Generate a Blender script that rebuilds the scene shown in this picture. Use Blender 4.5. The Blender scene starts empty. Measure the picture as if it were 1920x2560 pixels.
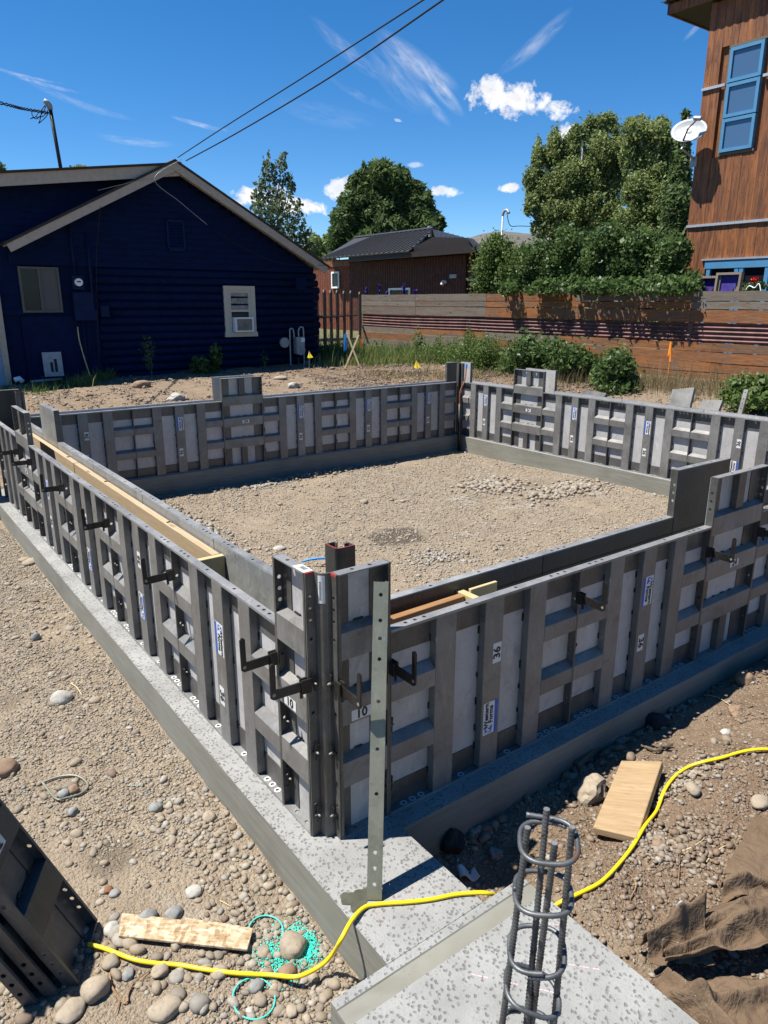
import bpy, bmesh, math, random
import numpy as np
from mathutils import Vector, Matrix, Euler
random.seed(7); rng = np.random.default_rng(11)
R = math.radians
S = bpy.context.scene
COL = S.collection
# ---------------------------------------------------------------- camera
CAM = np.array([-1.29943, -2.18295, 2.21351])
YAW, PIT, ROL, FPX = 0.934353, -0.283216, 0.001964, 1810.376
fw = np.array([math.cos(PIT)*math.cos(YAW), math.cos(PIT)*math.sin(YAW), math.sin(PIT)])
r0 = np.array([math.sin(YAW), -math.cos(YAW), 0.0]); u0 = np.cross(r0, fw)
rt = r0*math.cos(ROL)+u0*math.sin(ROL); up = -r0*math.sin(ROL)+u0*math.cos(ROL)
cd = bpy.data.cameras.new('camera'); co = bpy.data.objects.new('camera', cd); COL.objects.link(co)
co.matrix_world = Matrix(((rt[0],up[0],-fw[0],CAM[0]),(rt[1],up[1],-fw[1],CAM[1]),(rt[2],up[2],-fw[2],CAM[2]),(0,0,0,1)))
cd.sensor_fit = 'VERTICAL'; cd.sensor_height = 36.0; cd.lens = 36.0*FPX/2560.0
cd.clip_start = 0.05; cd.clip_end = 6000
S.camera = co
# ---------------------------------------------------------------- light
SUN = np.array([0.42, -0.265, -1.0]); SUN = SUN/np.linalg.norm(SUN)
sl = bpy.data.lights.new('sun', 'SUN'); sl.energy = 5.0; sl.angle = R(0.53); sl.color = (1.0, 0.955, 0.88)
so = bpy.data.objects.new('sun', sl); COL.objects.link(so); so.location = (0, 0, 30)
so.rotation_euler = Vector(SUN).to_track_quat('-Z', 'Y').to_euler()
W = bpy.data.worlds.new('World'); S.world = W; W.use_nodes = True
S.view_settings.view_transform = 'Standard'; S.view_settings.look = 'None'
S.view_settings.gamma = 1.0; S.view_settings.use_curve_mapping = False
S.view_settings.exposure = 1.0
S.cycles.use_denoising = True; S.cycles.max_bounces = 6; S.cycles.diffuse_bounces = 3; S.cycles.glossy_bounces = 3
S.cycles.transmission_bounces = 4; S.cycles.transparent_max_bounces = 6

def ray(x, y): return fw + rt*(x-960)/FPX - up*(y-1280)/FPX
def g(x, y, z=0.0):
    d = ray(x, y); return Vector(CAM + d*(z-CAM[2])/d[2])
def vx(x, y, X):
    d = ray(x, y); return Vector(CAM + d*(X-CAM[0])/d[0])
def vy(x, y, Y):
    d = ray(x, y); return Vector(CAM + d*(Y-CAM[1])/d[1])

# sky shader with clouds placed by direction
def build_world():
    nt = W.node_tree; N = nt.nodes; L = nt.links; N.clear()
    out = N.new('ShaderNodeOutputWorld'); bg = N.new('ShaderNodeBackground'); bg.inputs[1].default_value = 0.078
    sky = N.new('ShaderNodeTexSky'); sky.sky_type = 'NISHITA'; sky.sun_disc = False
    sky.sun_elevation = math.asin(-SUN[2]); sky.sun_rotation = math.atan2(-SUN[0], -SUN[1])
    sky.altitude = 2400; sky.air_density = 1.0; sky.dust_density = 0.15; sky.ozone_density = 4.0
    hs = N.new('ShaderNodeHueSaturation'); hs.inputs['Saturation'].default_value = 1.3; hs.inputs['Value'].default_value = 1.0
    L.new(sky.outputs[0], hs.inputs['Color'])
    tc = N.new('ShaderNodeTexCoord'); D = tc.outputs['Generated']
    def M(op, a, b=None, c=None, clamp=False):
        n = N.new('ShaderNodeMath'); n.operation = op; n.use_clamp = clamp
        for i, v in enumerate((a, b, c)):
            if v is None: continue
            if isinstance(v, (int, float)): n.inputs[i].default_value = v
            else: L.new(v, n.inputs[i])
        return n.outputs[0]
    def dot(vec):
        n = N.new('ShaderNodeVectorMath'); n.operation = 'DOT_PRODUCT'; L.new(D, n.inputs[0]); n.inputs[1].default_value = tuple(vec); return n.outputs['Value']
    def noise(vec, scale, detail=6, rough=.6, dist=0.0):
        n = N.new('ShaderNodeTexNoise'); L.new(vec, n.inputs['Vector']); n.inputs['Scale'].default_value = scale
        n.inputs['Detail'].default_value = detail; n.inputs['Roughness'].default_value = rough; n.inputs['Distortion'].default_value = dist; return n.outputs['Fac']
    def comb(x, y, z=0.0):
        n = N.new('ShaderNodeCombineXYZ')
        for i, v in enumerate((x, y, z)):
            if isinstance(v, (int, float)): n.inputs[i].default_value = v
            else: L.new(v, n.inputs[i])
        return n.outputs[0]
    def local(px, py, ang):     # tangent frame of one cloud: coordinates in units of 100 px of the photograph
        c = ray(px, py); c = c/np.linalg.norm(c)
        a = ray(px+50*math.cos(ang), py+50*math.sin(ang)); a = a/np.linalg.norm(a)-c; a -= c*(a@c)
        k = np.linalg.norm(a)/.5; e1 = a/np.linalg.norm(a)/k; e2 = np.cross(c, e1*k)/k
        q = dot(c); q = M('MAXIMUM', q, 0.02)
        return M('DIVIDE', dot(e1), q), M('DIVIDE', dot(e2), q), dot(c)
    base = M('ADD', M('MULTIPLY', noise(D, 32, 4, .6, .6), .6), M('MULTIPLY', noise(D, 95, 6, .62), .4))
    total = None
    def add(m):
        nonlocal total
        total = m if total is None else M('MAXIMUM', total, m)
    cum = [(1265,245,.10,1.15,.40,1.0),(1300,262,.12,1.2,.30,.9),(1215,222,-.2,.5,.33,.9),(640,490,.0,.75,.28,1.0),(730,515,.12,1.05,.22,1.0),(850,478,-.1,.35,.28,.9),
           (1105,478,.05,.45,.13,.8),(1272,470,0,.27,.11,.9),(1415,345,-.6,.45,.32,1.0),(880,468,0,.4,.25,.8),(1040,412,0,.25,.07,.45),(995,301,.3,.13,.04,.4),(560,505,.1,.6,.2,.9)]
    for px, py, ang, rx, ry, st in cum:
        s, t, c = local(px, py, ang)
        e = M('ADD', M('POWER', M('ABSOLUTE', M('DIVIDE', s, rx)), 2.0), M('POWER', M('ABSOLUTE', M('DIVIDE', t, ry)), 2.0))
        f = M('SUBTRACT', 1.0, e)
        m = M('ADD', f, M('MULTIPLY', M('SUBTRACT', base, .5), 5.6))
        m = M('MULTIPLY', M('SUBTRACT', m, .05), 1.5, clamp=True)
        m = M('MULTIPLY', m, M('GREATER_THAN', c, .5))
        add(M('MULTIPLY', m, st))
    cir = [(1095,215,.92,1.05,.22,.75,.9),(1040,160,.62,1.3,.34,.45,1.1),(1000,200,.85,1.2,.5,.22,.8),(1075,260,.85,.8,.16,.3,1),(1340,110,-.72,1.3,.24,.4,.8),(90,205,.30,1.3,.07,.42,2),(60,190,.24,1.1,.05,.4,2),(200,260,.35,1.6,.12,.16,2),
           (500,312,.25,.8,.07,.5,2),(340,355,.12,1.1,.12,.26,2),(870,130,.7,1.3,.22,.22,1.6),(900,240,.5,1.0,.12,.14,1.5),(1740,70,-.8,.5,.1,.3,1),(820,290,.2,1.4,.3,.10,1)]
    for k, (px, py, ang, rx, ry, st, fr) in enumerate(cir):
        s, t, c = local(px, py, ang)
        # a streak bends a little along its length
        t = M('ADD', t, M('MULTIPLY', M('MULTIPLY', s, s), .05))
        e = M('ADD', M('POWER', M('ABSOLUTE', M('DIVIDE', s, rx)), 2.0), M('POWER', M('ABSOLUTE', M('DIVIDE', t, ry)), 2.0))
        f = M('MAXIMUM', M('SUBTRACT', 1.0, e), 0.0)
        nz = noise(comb(M('MULTIPLY', s, .9), M('MULTIPLY', t, 3.6), k*3.7), 1.4*fr, 5, .6, .6)
        m = M('MULTIPLY', M('POWER', f, 1.2), M('MULTIPLY', M('SUBTRACT', nz, .32), 2.6, clamp=True))
        m = M('MULTIPLY', m, M('GREATER_THAN', c, .5))
        add(M('MULTIPLY', m, st, clamp=True))
    # cloud colour: white with slightly grey hollows
    shade = M('MULTIPLY_ADD', noise(D, 60, 4, .6), 4.5, 4.2)
    cc = comb(shade, M('MULTIPLY', shade, 1.01), M('MULTIPLY', shade, 1.05))
    mix = N.new('ShaderNodeMix'); mix.data_type = 'RGBA'; mix.inputs['A'].default_value = (0,0,0,1)
    L.new(total, mix.inputs['Factor']); L.new(hs.outputs[0], mix.inputs['A']); L.new(cc, mix.inputs['B'])
    L.new(mix.outputs['Result'], bg.inputs[0]); L.new(bg.outputs[0], out.inputs[0])
build_world()

# ---------------------------------------------------------------- material helpers
MATS = {}
class NT:
    def __init__(s, name):
        s.m = bpy.data.materials.new(name); s.m.use_nodes = True; s.t = s.m.node_tree; s.N = s.t.nodes; s.L = s.t.links
        s.b = s.N['Principled BSDF']; s.tc = s.N.new('ShaderNodeTexCoord'); s.oi = None; s.geo = None
    def link(s, a, b): s.L.new(a, b)
    def math(s, op, a, b=None, clamp=False):
        n = s.N.new('ShaderNodeMath'); n.operation = op; n.use_clamp = clamp
        for i, v in enumerate((a, b)):
            if v is None: continue
            if isinstance(v, (int, float)): n.inputs[i].default_value = v
            else: s.L.new(v, n.inputs[i])
        return n.outputs[0]
    def coord(s, scale=(1,1,1), kind='Object', rnd=False):
        v = s.tc.outputs[kind]
        if rnd:
            if s.oi is None: s.oi = s.N.new('ShaderNodeObjectInfo')
            a = s.N.new('ShaderNodeVectorMath'); a.operation = 'ADD'; s.L.new(v, a.inputs[0])
            k = s.N.new('ShaderNodeVectorMath'); k.operation = 'SCALE'; k.inputs[0].default_value = (13.1, 7.7, 5.3); s.L.new(s.oi.outputs['Random'], k.inputs['Scale'])
            s.L.new(k.outputs[0], a.inputs[1]); v = a.outputs[0]
        mp = s.N.new('ShaderNodeMapping'); s.L.new(v, mp.inputs[0]); mp.inputs['Scale'].default_value = scale
        return mp.outputs[0]
    def world(s):
        if s.geo is None: s.geo = s.N.new('ShaderNodeNewGeometry')
        return s.geo.outputs['Position']
    def island(s):
        if s.geo is None: s.geo = s.N.new('ShaderNodeNewGeometry')
        return s.geo.outputs['Random Per Island']
    def objrand(s):
        if s.oi is None: s.oi = s.N.new('ShaderNodeObjectInfo')
        return s.oi.outputs['Random']
    def noise(s, vec, scale, detail=4, rough=.55, dist=0, out='Fac'):
        n = s.N.new('ShaderNodeTexNoise'); s.L.new(vec, n.inputs['Vector']); n.inputs['Scale'].default_value = scale
        n.inputs['Detail'].default_value = detail; n.inputs['Roughness'].default_value = rough; n.inputs['Distortion'].default_value = dist; return n.outputs[out]
    def voro(s, vec, scale, feature='F1', out='Distance', rnd=1.0):
        n = s.N.new('ShaderNodeTexVoronoi'); n.feature = feature; s.L.new(vec, n.inputs['Vector']); n.inputs['Scale'].default_value = scale
        if 'Randomness' in n.inputs: n.inputs['Randomness'].default_value = rnd
        return n.outputs[out]
    def wave(s, vec, scale, dist=3, detail=2, dscale=1, direction='X', prof='SIN'):
        n = s.N.new('ShaderNodeTexWave'); s.L.new(vec, n.inputs['Vector']); n.bands_direction = direction; n.wave_profile = prof
        n.inputs['Scale'].default_value = scale; n.inputs['Distortion'].default_value = dist; n.inputs['Detail'].default_value = detail; n.inputs['Detail Scale'].default_value = dscale
        return n.outputs['Fac']
    def ramp(s, fac, stops):
        n = s.N.new('ShaderNodeValToRGB'); s.L.new(fac, n.inputs[0]); e = n.color_ramp.elements
        while len(e) > 1: e.remove(e[-1])
        e[0].position = stops[0][0]; e[0].color = (*stops[0][1], 1) if len(stops[0][1]) == 3 else stops[0][1]
        for p, c in stops[1:]:
            x = e.new(p); x.color = (*c, 1)
        return n.outputs['Color']
    def mix(s, fac, a, b, kind='MIX'):
        n = s.N.new('ShaderNodeMix'); n.data_type = 'RGBA'; n.blend_type = kind
        for k, v in (('Factor', fac), ('A', a), ('B', b)):
            if isinstance(v, (int, float)): n.inputs[k].default_value = v
            elif isinstance(v, tuple): n.inputs[k].default_value = (*v, 1)
            else: s.L.new(v, n.inputs[k])
        return n.outputs['Result']
    def step(s, fac, lo, hi):
        n = s.N.new('ShaderNodeMapRange'); s.L.new(fac, n.inputs[0]); n.inputs[1].default_value = lo; n.inputs[2].default_value = hi; n.clamp = True
        return n.outputs[0]
    def bump(s, h, strength=.3, dist=.01):
        n = s.N.new('ShaderNodeBump'); s.L.new(h, n.inputs['Height']); n.inputs['Strength'].default_value = strength; n.inputs['Distance'].default_value = dist
        s.L.new(n.outputs[0], s.b.inputs['Normal'])
    def done(s, color=None, rough=.6, metal=0.0, spec=.5):
        if color is not None:
            if isinstance(color, tuple): s.b.inputs['Base Color'].default_value = (*color, 1)
            else: s.L.new(color, s.b.inputs['Base Color'])
        for k, v in (('Roughness', rough), ('Metallic', metal), ('Specular IOR Level', spec)):
            if isinstance(v, (int, float)): s.b.inputs[k].default_value = v
            else: s.L.new(v, s.b.inputs[k])
        return s.m

def m_alu(name, lo, hi, rough=(.38,.6), metal=.85, stain=.5, band=None):
    t = NT(name); v = t.coord((1,1,1), rnd=True)
    n1 = t.noise(v, 3.5, 5, .6, .4); n2 = t.noise(t.coord((1.0,1.0,.25), rnd=True), 22, 4, .65); n3 = t.noise(v, 90, 2, .6)
    c = t.mix(t.step(n1, .3, .7), lo, hi)
    c = t.mix(t.math('MULTIPLY', t.step(n2, .55, .75), .45), c, tuple(min(1, x*1.5) for x in hi))
    st = t.noise(t.coord((1,1,.6), rnd=True), 6.5, 5, .7, 1.2)
    c = t.mix(t.math('MULTIPLY', t.step(st, .57, .70), stain), c, (.10,.095,.085))
    c = t.mix(t.math('MULTIPLY', t.objrand(), .28), c, tuple(x*.5 for x in lo))
    c = t.mix(t.math('MULTIPLY', t.step(n3, .62, .8), .25), c, (.4,.39,.36))
    sc = t.noise(t.coord((9,9,1.2), rnd=True), 7, 5, .75, 2.0); c = t.mix(t.math('MULTIPLY', t.step(sc, .60, .72), .5), c, tuple(min(.6, x*1.7+.05) for x in hi))
    sm_ = t.noise(t.coord((1,1,1), rnd=True), 13, 5, .75, .8); c = t.mix(t.math('MULTIPLY', t.step(sm_, .54, .68), .4), c, tuple(x*.45 for x in lo))
    r = t.N.new('ShaderNodeMapRange'); t.L.new(n1, r.inputs[0]); r.inputs[1].default_value = .3; r.inputs[2].default_value = .7; r.inputs[3].default_value = rough[0]; r.inputs[4].default_value = rough[1]
    t.bump(t.noise(v, 30, 3), .06, .01)
    return t.done(c, r.outputs[0], metal)
MATS['alu'] = m_alu('formwork_aluminium', (.13,.126,.118), (.225,.22,.208), (.36,.55), .22, .6)
MATS['alu_dark'] = m_alu('formwork_aluminium_stained', (.06,.057,.052), (.135,.13,.12), (.36,.55), .25, .6)
MATS['alu_light'] = m_alu('formwork_rail_top', (.18,.18,.178), (.30,.30,.295), (.38,.58), .3, .45)
MATS['skin'] = m_alu('formwork_face_sheet', (.37,.36,.35), (.47,.46,.445), (.45,.6), .08, .16)
MATS['skin_mid'] = m_alu('formwork_inner_face_lit', (0.182, 0.185, 0.171), (0.322, 0.322, 0.301), (.34,.5), .2, .4)  # paler copy for the left inner forms, sunlight put into the colour
MATS['skin_dark'] = m_alu('formwork_inner_face', (.028,.029,.028), (.06,.061,.058), (.3,.45), .25, .2)  # dark copy; on the right inner forms it paints their shade into the colour
MATS['steel_black'] = m_alu('blackened_steel', (.025,.024,.023), (.06,.055,.05), (.4,.6), .7, .3)
MATS['steel_galv'] = m_alu('galvanised_channel', (.17,.175,.13), (.25,.255,.20), (.38,.5), .2, .35)

def m_simple(name, col, rough=.6, metal=0, var=.25, scale=12, bump=0.0, rnd=True, spec=.4):
    t = NT(name); v = t.coord((1,1,1), rnd=rnd); n = t.noise(v, scale, 5, .6)
    c = t.mix(t.step(n, .3, .7), tuple(x*(1-var) for x in col), tuple(min(1, x*(1+var)) for x in col))
    if bump: t.bump(n, bump, .01)
    return t.done(c, rough, metal, spec)
def m_wood(name, a, b, dark, grain=(1,14,14), scale=3.0, rough=.65, weather=None, knots=True, bump=.25, rnd=True, wave=6.0):
    t = NT(name); v = t.coord(grain, rnd=rnd)
    n = t.noise(v, scale, 6, .65, .8); n2 = t.noise(v, scale*4, 4, .6, .2)
    c = t.mix(t.step(n, .32, .68), a, b)
    c = t.mix(t.math('MULTIPLY', t.step(n2, .5, .72), .55), c, dark)
    if weather:
        w = t.noise(t.coord((.8,7,7), rnd=rnd), 1.5, 6, .7, .5)
        c = t.mix(t.step(w, weather[1], weather[2]), c, t.mix(t.step(n2, .4, .65), weather[0], tuple(x*.45 for x in weather[0])))
    if knots:
        kv = t.voro(t.coord((1.2,5,5), rnd=rnd), 1.6, out='Distance')
        c = t.mix(t.math('SUBTRACT', 1.0, t.step(kv, .05, .14)), c, tuple(x*.45 for x in dark))
    c = t.mix(t.math('MULTIPLY', t.objrand(), .55), c, t.mix(.5, c, dark))
    t.bump(n2, bump, .006)
    return t.done(c, rough)
MATS['lumber'] = m_wood('pine_lumber', (0.338,0.252,0.144), (0.418,0.331,0.216), (0.245,0.151,0.072), bump=.08)
MATS['lumber_bright'] = m_wood('fresh_cut_pine', (0.413,0.330,0.158), (0.480,0.398,0.217), (0.360,0.262,0.120), bump=.06, knots=False)
MATS['lumber_dark'] = m_wood('old_dark_lumber', (.10,.075,.05), (.16,.12,.08), (.05,.035,.02))
MATS['lumber_stain'] = m_wood('orange_stained_lumber', (0.240,0.116,0.040), (0.336,0.192,0.080), (0.120,0.048,0.020), bump=.1)
MATS['fence'] = m_wood('stained_fence_board', (.13,.05,.018), (.33,.125,.03), (.035,.016,.010), weather=((.13,.105,.08), .48, .66), scale=2.2)
MATS['fence_grey'] = m_wood('weathered_fence_board', (.115,.10,.08), (.19,.165,.135), (.035,.028,.022), weather=((.19,.09,.035), .50, .70), scale=2.5)
MATS['cedar'] = m_wood('cedar_siding', (.075,.024,.008), (.33,.115,.026), (.03,.010,.005), grain=(7,7,.8), scale=1.8)
MATS['picket'] = m_wood('dark_picket', (.035,.026,.02), (.06,.042,.03), (.02,.012,.01), grain=(14,14,1))
MATS['crate'] = m_wood('weathered_crate', (.16,.13,.10), (.25,.20,.16), (.07,.05,.04))
MATS['blue'] = m_simple('navy_house_paint', (0.002, 0.010, 0.045), .75, 0, .3, 5, spec=.12)
MATS['blue2'] = m_simple('blue_painted_metal', (0.002, 0.013, 0.051), .6, 0, .2, 6, spec=.15)
MATS['beige'] = m_simple('beige_trim', (.40,.34,.27), .6, 0, .1, 9)
MATS['white'] = m_simple('white_plastic', (.75,.76,.77), .4, 0, .05)
MATS['offwhite'] = m_simple('cream_trim', (0.496,0.456,0.360), .55, 0, .06)
MATS['blueframe'] = m_simple('sky_blue_window_frame', (.06,.20,.36), .5, 0, .08, 4)
MATS['paleblue'] = m_simple('pale_blue_door', (.20,.30,.42), .5, 0, .06)
MATS['roofgrey'] = m_simple('dark_grey_metal_roof', (.060,.060,.066), .42, .35, .12, 6)
MATS['asphalt'] = m_simple('dark_asphalt_shingle', (.035,.033,.031), .9, 0, .4, 30)
MATS['fasciadark'] = m_simple('dark_fascia', (.016,.010,.008), .6, 0, .3, 6)
MATS['rust'] = m_simple('rusted_corrugated_steel', (.17,.055,.028), .7, .2, .45, 7, .1)
MATS['rustshade'] = m_simple('shaded_rust_corrugated_steel', (.085,.030,.020), .7, .2, .4, 7, .1)  # darker copy of the rusted steel, the eave's shade put into its colour
MATS['corrfence'] = m_simple('faded_maroon_corrugated_steel', (.13,.065,.06), .6, .2, .4, 4, .05)
MATS['flash'] = m_simple('metal_flashing', (.5,.5,.5), .4, .6, .1)
MATS['black'] = m_simple('black_rubber', (.012,.012,.013), .5, 0, .3)
MATS['dark'] = m_simple('dark_interior', (.006,.007,.010), .6, 0, .3)
MATS['yellow'] = m_simple('yellow_cord_jacket', (.80,.56,.01), .35, 0, .06)
MATS['teal'] = m_simple('teal_plastic', (.05,.50,.42), .4, 0, .1)
MATS['tealp'] = m_simple('teal_chalk_powder', (.04,.52,.40), .9, 0, .3)
MATS['orange'] = m_simple('orange_ribbon', (.80,.25,.02), .5, 0, .1)
MATS['bluerib'] = m_simple('blue_ribbon', (.02,.22,.65), .5, 0, .1)
MATS['flag'] = m_simple('yellow_flag', (.85,.62,.02), .5, 0, .08)
MATS['greymetal'] = m_simple('grey_painted_metal', (.30,.31,.32), .5, .2, .15)
MATS['dish'] = m_simple('light_grey_dish', (.30,.32,.34), .4, 0, .04)
MATS['copper'] = m_simple('copper_wire', (.45,.16,.07), .45, .6, .3)
MATS['purple'] = m_simple('violet_petals', (.045,.025,.20), .6, 0, .35)
MATS['redflower'] = m_simple('red_petals', (.6,.01,.01), .6, 0, .3)
MATS['redpaint'] = m_simple('red_marking_paint', (.26,.035,.03), .6, 0, .3)
MATS['ink'] = m_simple('black_ink', (.015,.015,.016), .6)
MATS['inkblue'] = m_simple('blue_ink', (.02,.09,.38), .5, 0, .05)
MATS['label'] = m_simple('white_sticker', (0.570,0.570,0.555), .45, 0, .04)
MATS['curtain'] = m_simple('pale_curtain', (.28,.26,.22), .9, 0, .5, 7, .5)
MATS['twig'] = m_simple('dry_root', (.22,.13,.07), .9, 0, .4)
MATS['straw'] = m_simple('straw', (.55,.44,.22), .9, 0, .3)
MATS['puddle'] = m_simple('wet_concrete', (.055,.055,.038), .6, 0, .3, 20)
MATS['pink'] = m_simple('pink_chalk', (.80,.38,.42), .9, 0, .2)
MATS['blind'] = m_simple('grey_window_blind', (.10,.10,.095), .8, 0, .05)
def m_glass(name, col, rough=.06, spec=.5):
    t = NT(name); return t.done(col, rough, 0.0, spec)
MATS['glass_dark'] = m_glass('dark_window_glass', (.012,.014,.017), .15, .25)
MATS['glass_sky'] = m_glass('sky_tinted_glass', (.055,.11,.20), .1, .9)
def m_leaf(name, cols, rough=.6, trans=.42):
    t = NT(name); c = t.ramp(t.island(), [(i/(len(cols)-1), q) for i, q in enumerate(cols)])
    p = t.noise(t.world(), 1.3, 3); c = t.mix(t.math('MULTIPLY', t.step(p, .4, .7), .5), c, cols[0])
    t.done(c, rough, 0, .22)
    tr = t.N.new('ShaderNodeBsdfTranslucent'); t.L.new(c, tr.inputs[0]); mx = t.N.new('ShaderNodeMixShader'); mx.inputs[0].default_value = trans
    t.L.new(t.b.outputs[0], mx.inputs[1]); t.L.new(tr.outputs[0], mx.inputs[2]); t.L.new(mx.outputs[0], t.N['Material Output'].inputs[0])
    return t.m
MATS['leaf_cotton'] = m_leaf('cottonwood_leaves', [(.13,.17,.055),(.21,.26,.085),(.31,.36,.15)])
MATS['leaf_dark'] = m_leaf('evergreen_needles', [(.06,.10,.035),(.10,.155,.05),(.16,.21,.075)])
MATS['leaf_aspen'] = m_leaf('aspen_leaves', [(.06,.09,.045),(.11,.15,.07),(.20,.24,.13)])
MATS['leaf_bush'] = m_leaf('glossy_shrub_leaves', [(.045,.085,.025),(.085,.145,.04),(.16,.22,.08)], .42)
MATS['leaf_weed'] = m_leaf('weed_leaves', [(.07,.12,.03),(.11,.17,.045),(.18,.22,.07)], .5)
MATS['leaf_grass'] = m_leaf('grass_blades', [(.09,.14,.03),(.16,.21,.06),(.34,.33,.15)], .5)
MATS['leaf_dry'] = m_leaf('dry_stems', [(.22,.17,.09),(.30,.24,.13),(.16,.15,.06)], .7)
MATS['bark'] = m_simple('bark', (.16,.13,.10), .9, 0, .4, 14, .4)
MATS['bark_pale'] = m_simple('pale_bark', (.40,.38,.33), .8, 0, .25, 10, .2)

def m_stones(name, stops, rough=.8):
    t = NT(name); c = t.ramp(t.island(), stops)
    n = t.noise(t.world(), 60, 3, .6); c = t.mix(t.step(n, .35, .7), c, t.mix(.55, c, (.16,.12,.085)))
    t.bump(t.noise(t.world(), 160, 3), .25, .004)
    return t.done(c, rough)
MATS['stones'] = m_stones('river_gravel', [(0,(0.258,0.211,0.150)),(.25,(0.204,0.167,0.119)),(.45,(0.306,0.258,0.190)),(.6,(0.163,0.136,0.102)),(.72,(0.211,0.204,0.184)),(.85,(0.320,0.292,0.231)),(.95,(0.122,0.075,0.048)),(1,(0.367,0.347,0.306))])
MATS['stones_tan'] = m_stones('tan_chips', [(0,(0.224,0.184,0.133)),(.3,(0.272,0.228,0.170)),(.55,(0.204,0.170,0.129)),(.8,(0.313,0.279,0.224)),(1,(0.340,0.320,0.272))])
MATS['lumber_tan'] = m_wood('aged_pine_block', (0.300,0.203,0.105), (0.405,0.300,0.173), (0.165,0.098,0.049), grain=(1,10,10), weather=((0.150,0.098,0.056), .60, .72), bump=.1)
MATS['stones_dirt'] = m_stones('dirty_gravel', [(0,(0.177,0.119,0.075)),(.4,(0.136,0.092,0.058)),(.7,(0.204,0.156,0.109)),(.9,(0.245,0.211,0.170)),(1,(0.286,0.272,0.238))])
MATS['stones_white'] = m_stones('pale_gravel', [(0,(0.286,0.258,0.211)),(.4,(0.340,0.313,0.258)),(.8,(0.245,0.231,0.204)),(1,(0.381,0.360,0.313))])
def m_rock(name, a, b, sc=9):
    t = NT(name); v = t.coord((1,1,1), rnd=True); n = t.noise(v, sc, 6, .65); m = t.noise(v, sc*6, 4, .6)
    c = t.mix(t.step(n, .3, .7), a, b); c = t.mix(t.math('MULTIPLY', t.step(m, .5, .7), .4), c, tuple(x*.5 for x in a))
    t.bump(m, .35, .006); return t.done(c, .85)
MATS['rock_tan'] = m_rock('tan_stone', (0.231,0.184,0.129), (0.313,0.265,0.197)); MATS['rock_grey'] = m_rock('grey_stone', (0.150,0.150,0.143), (0.245,0.245,0.231))
MATS['rock_pale'] = m_rock('pale_stone', (0.299,0.286,0.252), (0.394,0.374,0.333)); MATS['rock_brown'] = m_rock('brown_stone', (0.163,0.102,0.061), (0.258,0.177,0.116))
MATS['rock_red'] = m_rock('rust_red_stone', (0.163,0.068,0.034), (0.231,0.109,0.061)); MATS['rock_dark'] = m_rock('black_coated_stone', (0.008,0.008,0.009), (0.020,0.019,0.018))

def m_soil():
    t = NT('soil'); P = t.world()
    big = t.noise(P, .9, 5, .6, .5); mid = t.noise(P, 5, 5, .65); fine = t.noise(P, 38, 5, .7); peb = t.voro(P, 55); peb2 = t.voro(P, 120)
    vc = t.N.new('ShaderNodeVertexColor'); vc.layer_name = 'zone'
    sep = t.N.new('ShaderNodeSeparateColor'); t.L.new(vc.outputs[0], sep.inputs[0])
    tan = t.mix(t.step(mid, .3, .7), (0.230, 0.180, 0.124), (0.335, 0.270, 0.192)); brown = t.mix(t.step(mid, .3, .7), (0.105, 0.064, 0.036), (0.20, 0.130, 0.078))
    c = t.mix(t.math('ADD', sep.outputs[0], t.math('MULTIPLY', t.math('SUBTRACT', big, .5), .6), clamp=True), tan, brown)
    dust = t.mix(t.step(fine, .4, .6), (0.405, 0.383, 0.345), (0.510, 0.488, 0.443))
    c = t.mix(t.math('MULTIPLY', t.step(t.noise(P, 1.5, 4, .6, .8), .60, .70), t.math('SUBTRACT', .5, sep.outputs[0], clamp=True)), c, dust)
    c = t.mix(t.math('MULTIPLY', t.step(fine, .42, .66), .5), c, t.mix(.5, c, (0.150, 0.105, 0.068)))
    pc = t.ramp(t.voro(P, 55, out='Color'), [(0,(.14,.11,.08)),(.5,(.27,.22,.165)),(1,(.35,.32,.27))])
    c = t.mix(t.math('MULTIPLY', t.math('SUBTRACT', 1.0, t.step(peb, .2, .42)), .7), c, pc)
    # damp dark patches (blue channel)
    c = t.mix(sep.outputs[2], c, t.mix(t.step(fine, .35, .65), (.055,.042,.03), (.11,.085,.06)))
    # grassy verge far away (green channel)
    c = t.mix(sep.outputs[1], c, t.mix(t.step(mid, .35, .65), (.07,.08,.03), (.14,.13,.06)))
    c = t.mix(t.math('MULTIPLY', t.step(t.noise(P, 85, 4, .75), .50, .64), .55), c, t.mix(.6, c, (.07,.05,.035)))
    c = t.mix(t.math('MULTIPLY', t.step(t.noise(P, 150, 3, .7), .58, .70), .45), c, (.42,.38,.31))
    h = t.math('ADD', t.math('MULTIPLY', t.math('SUBTRACT', 1.0, peb), .6), t.math('ADD', t.math('MULTIPLY', t.math('SUBTRACT', 1.0, peb2), .3), fine))
    t.bump(h, 1.0, .02)
    return t.done(c, .93, 0, .3)
MATS['soil'] = m_soil()
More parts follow.
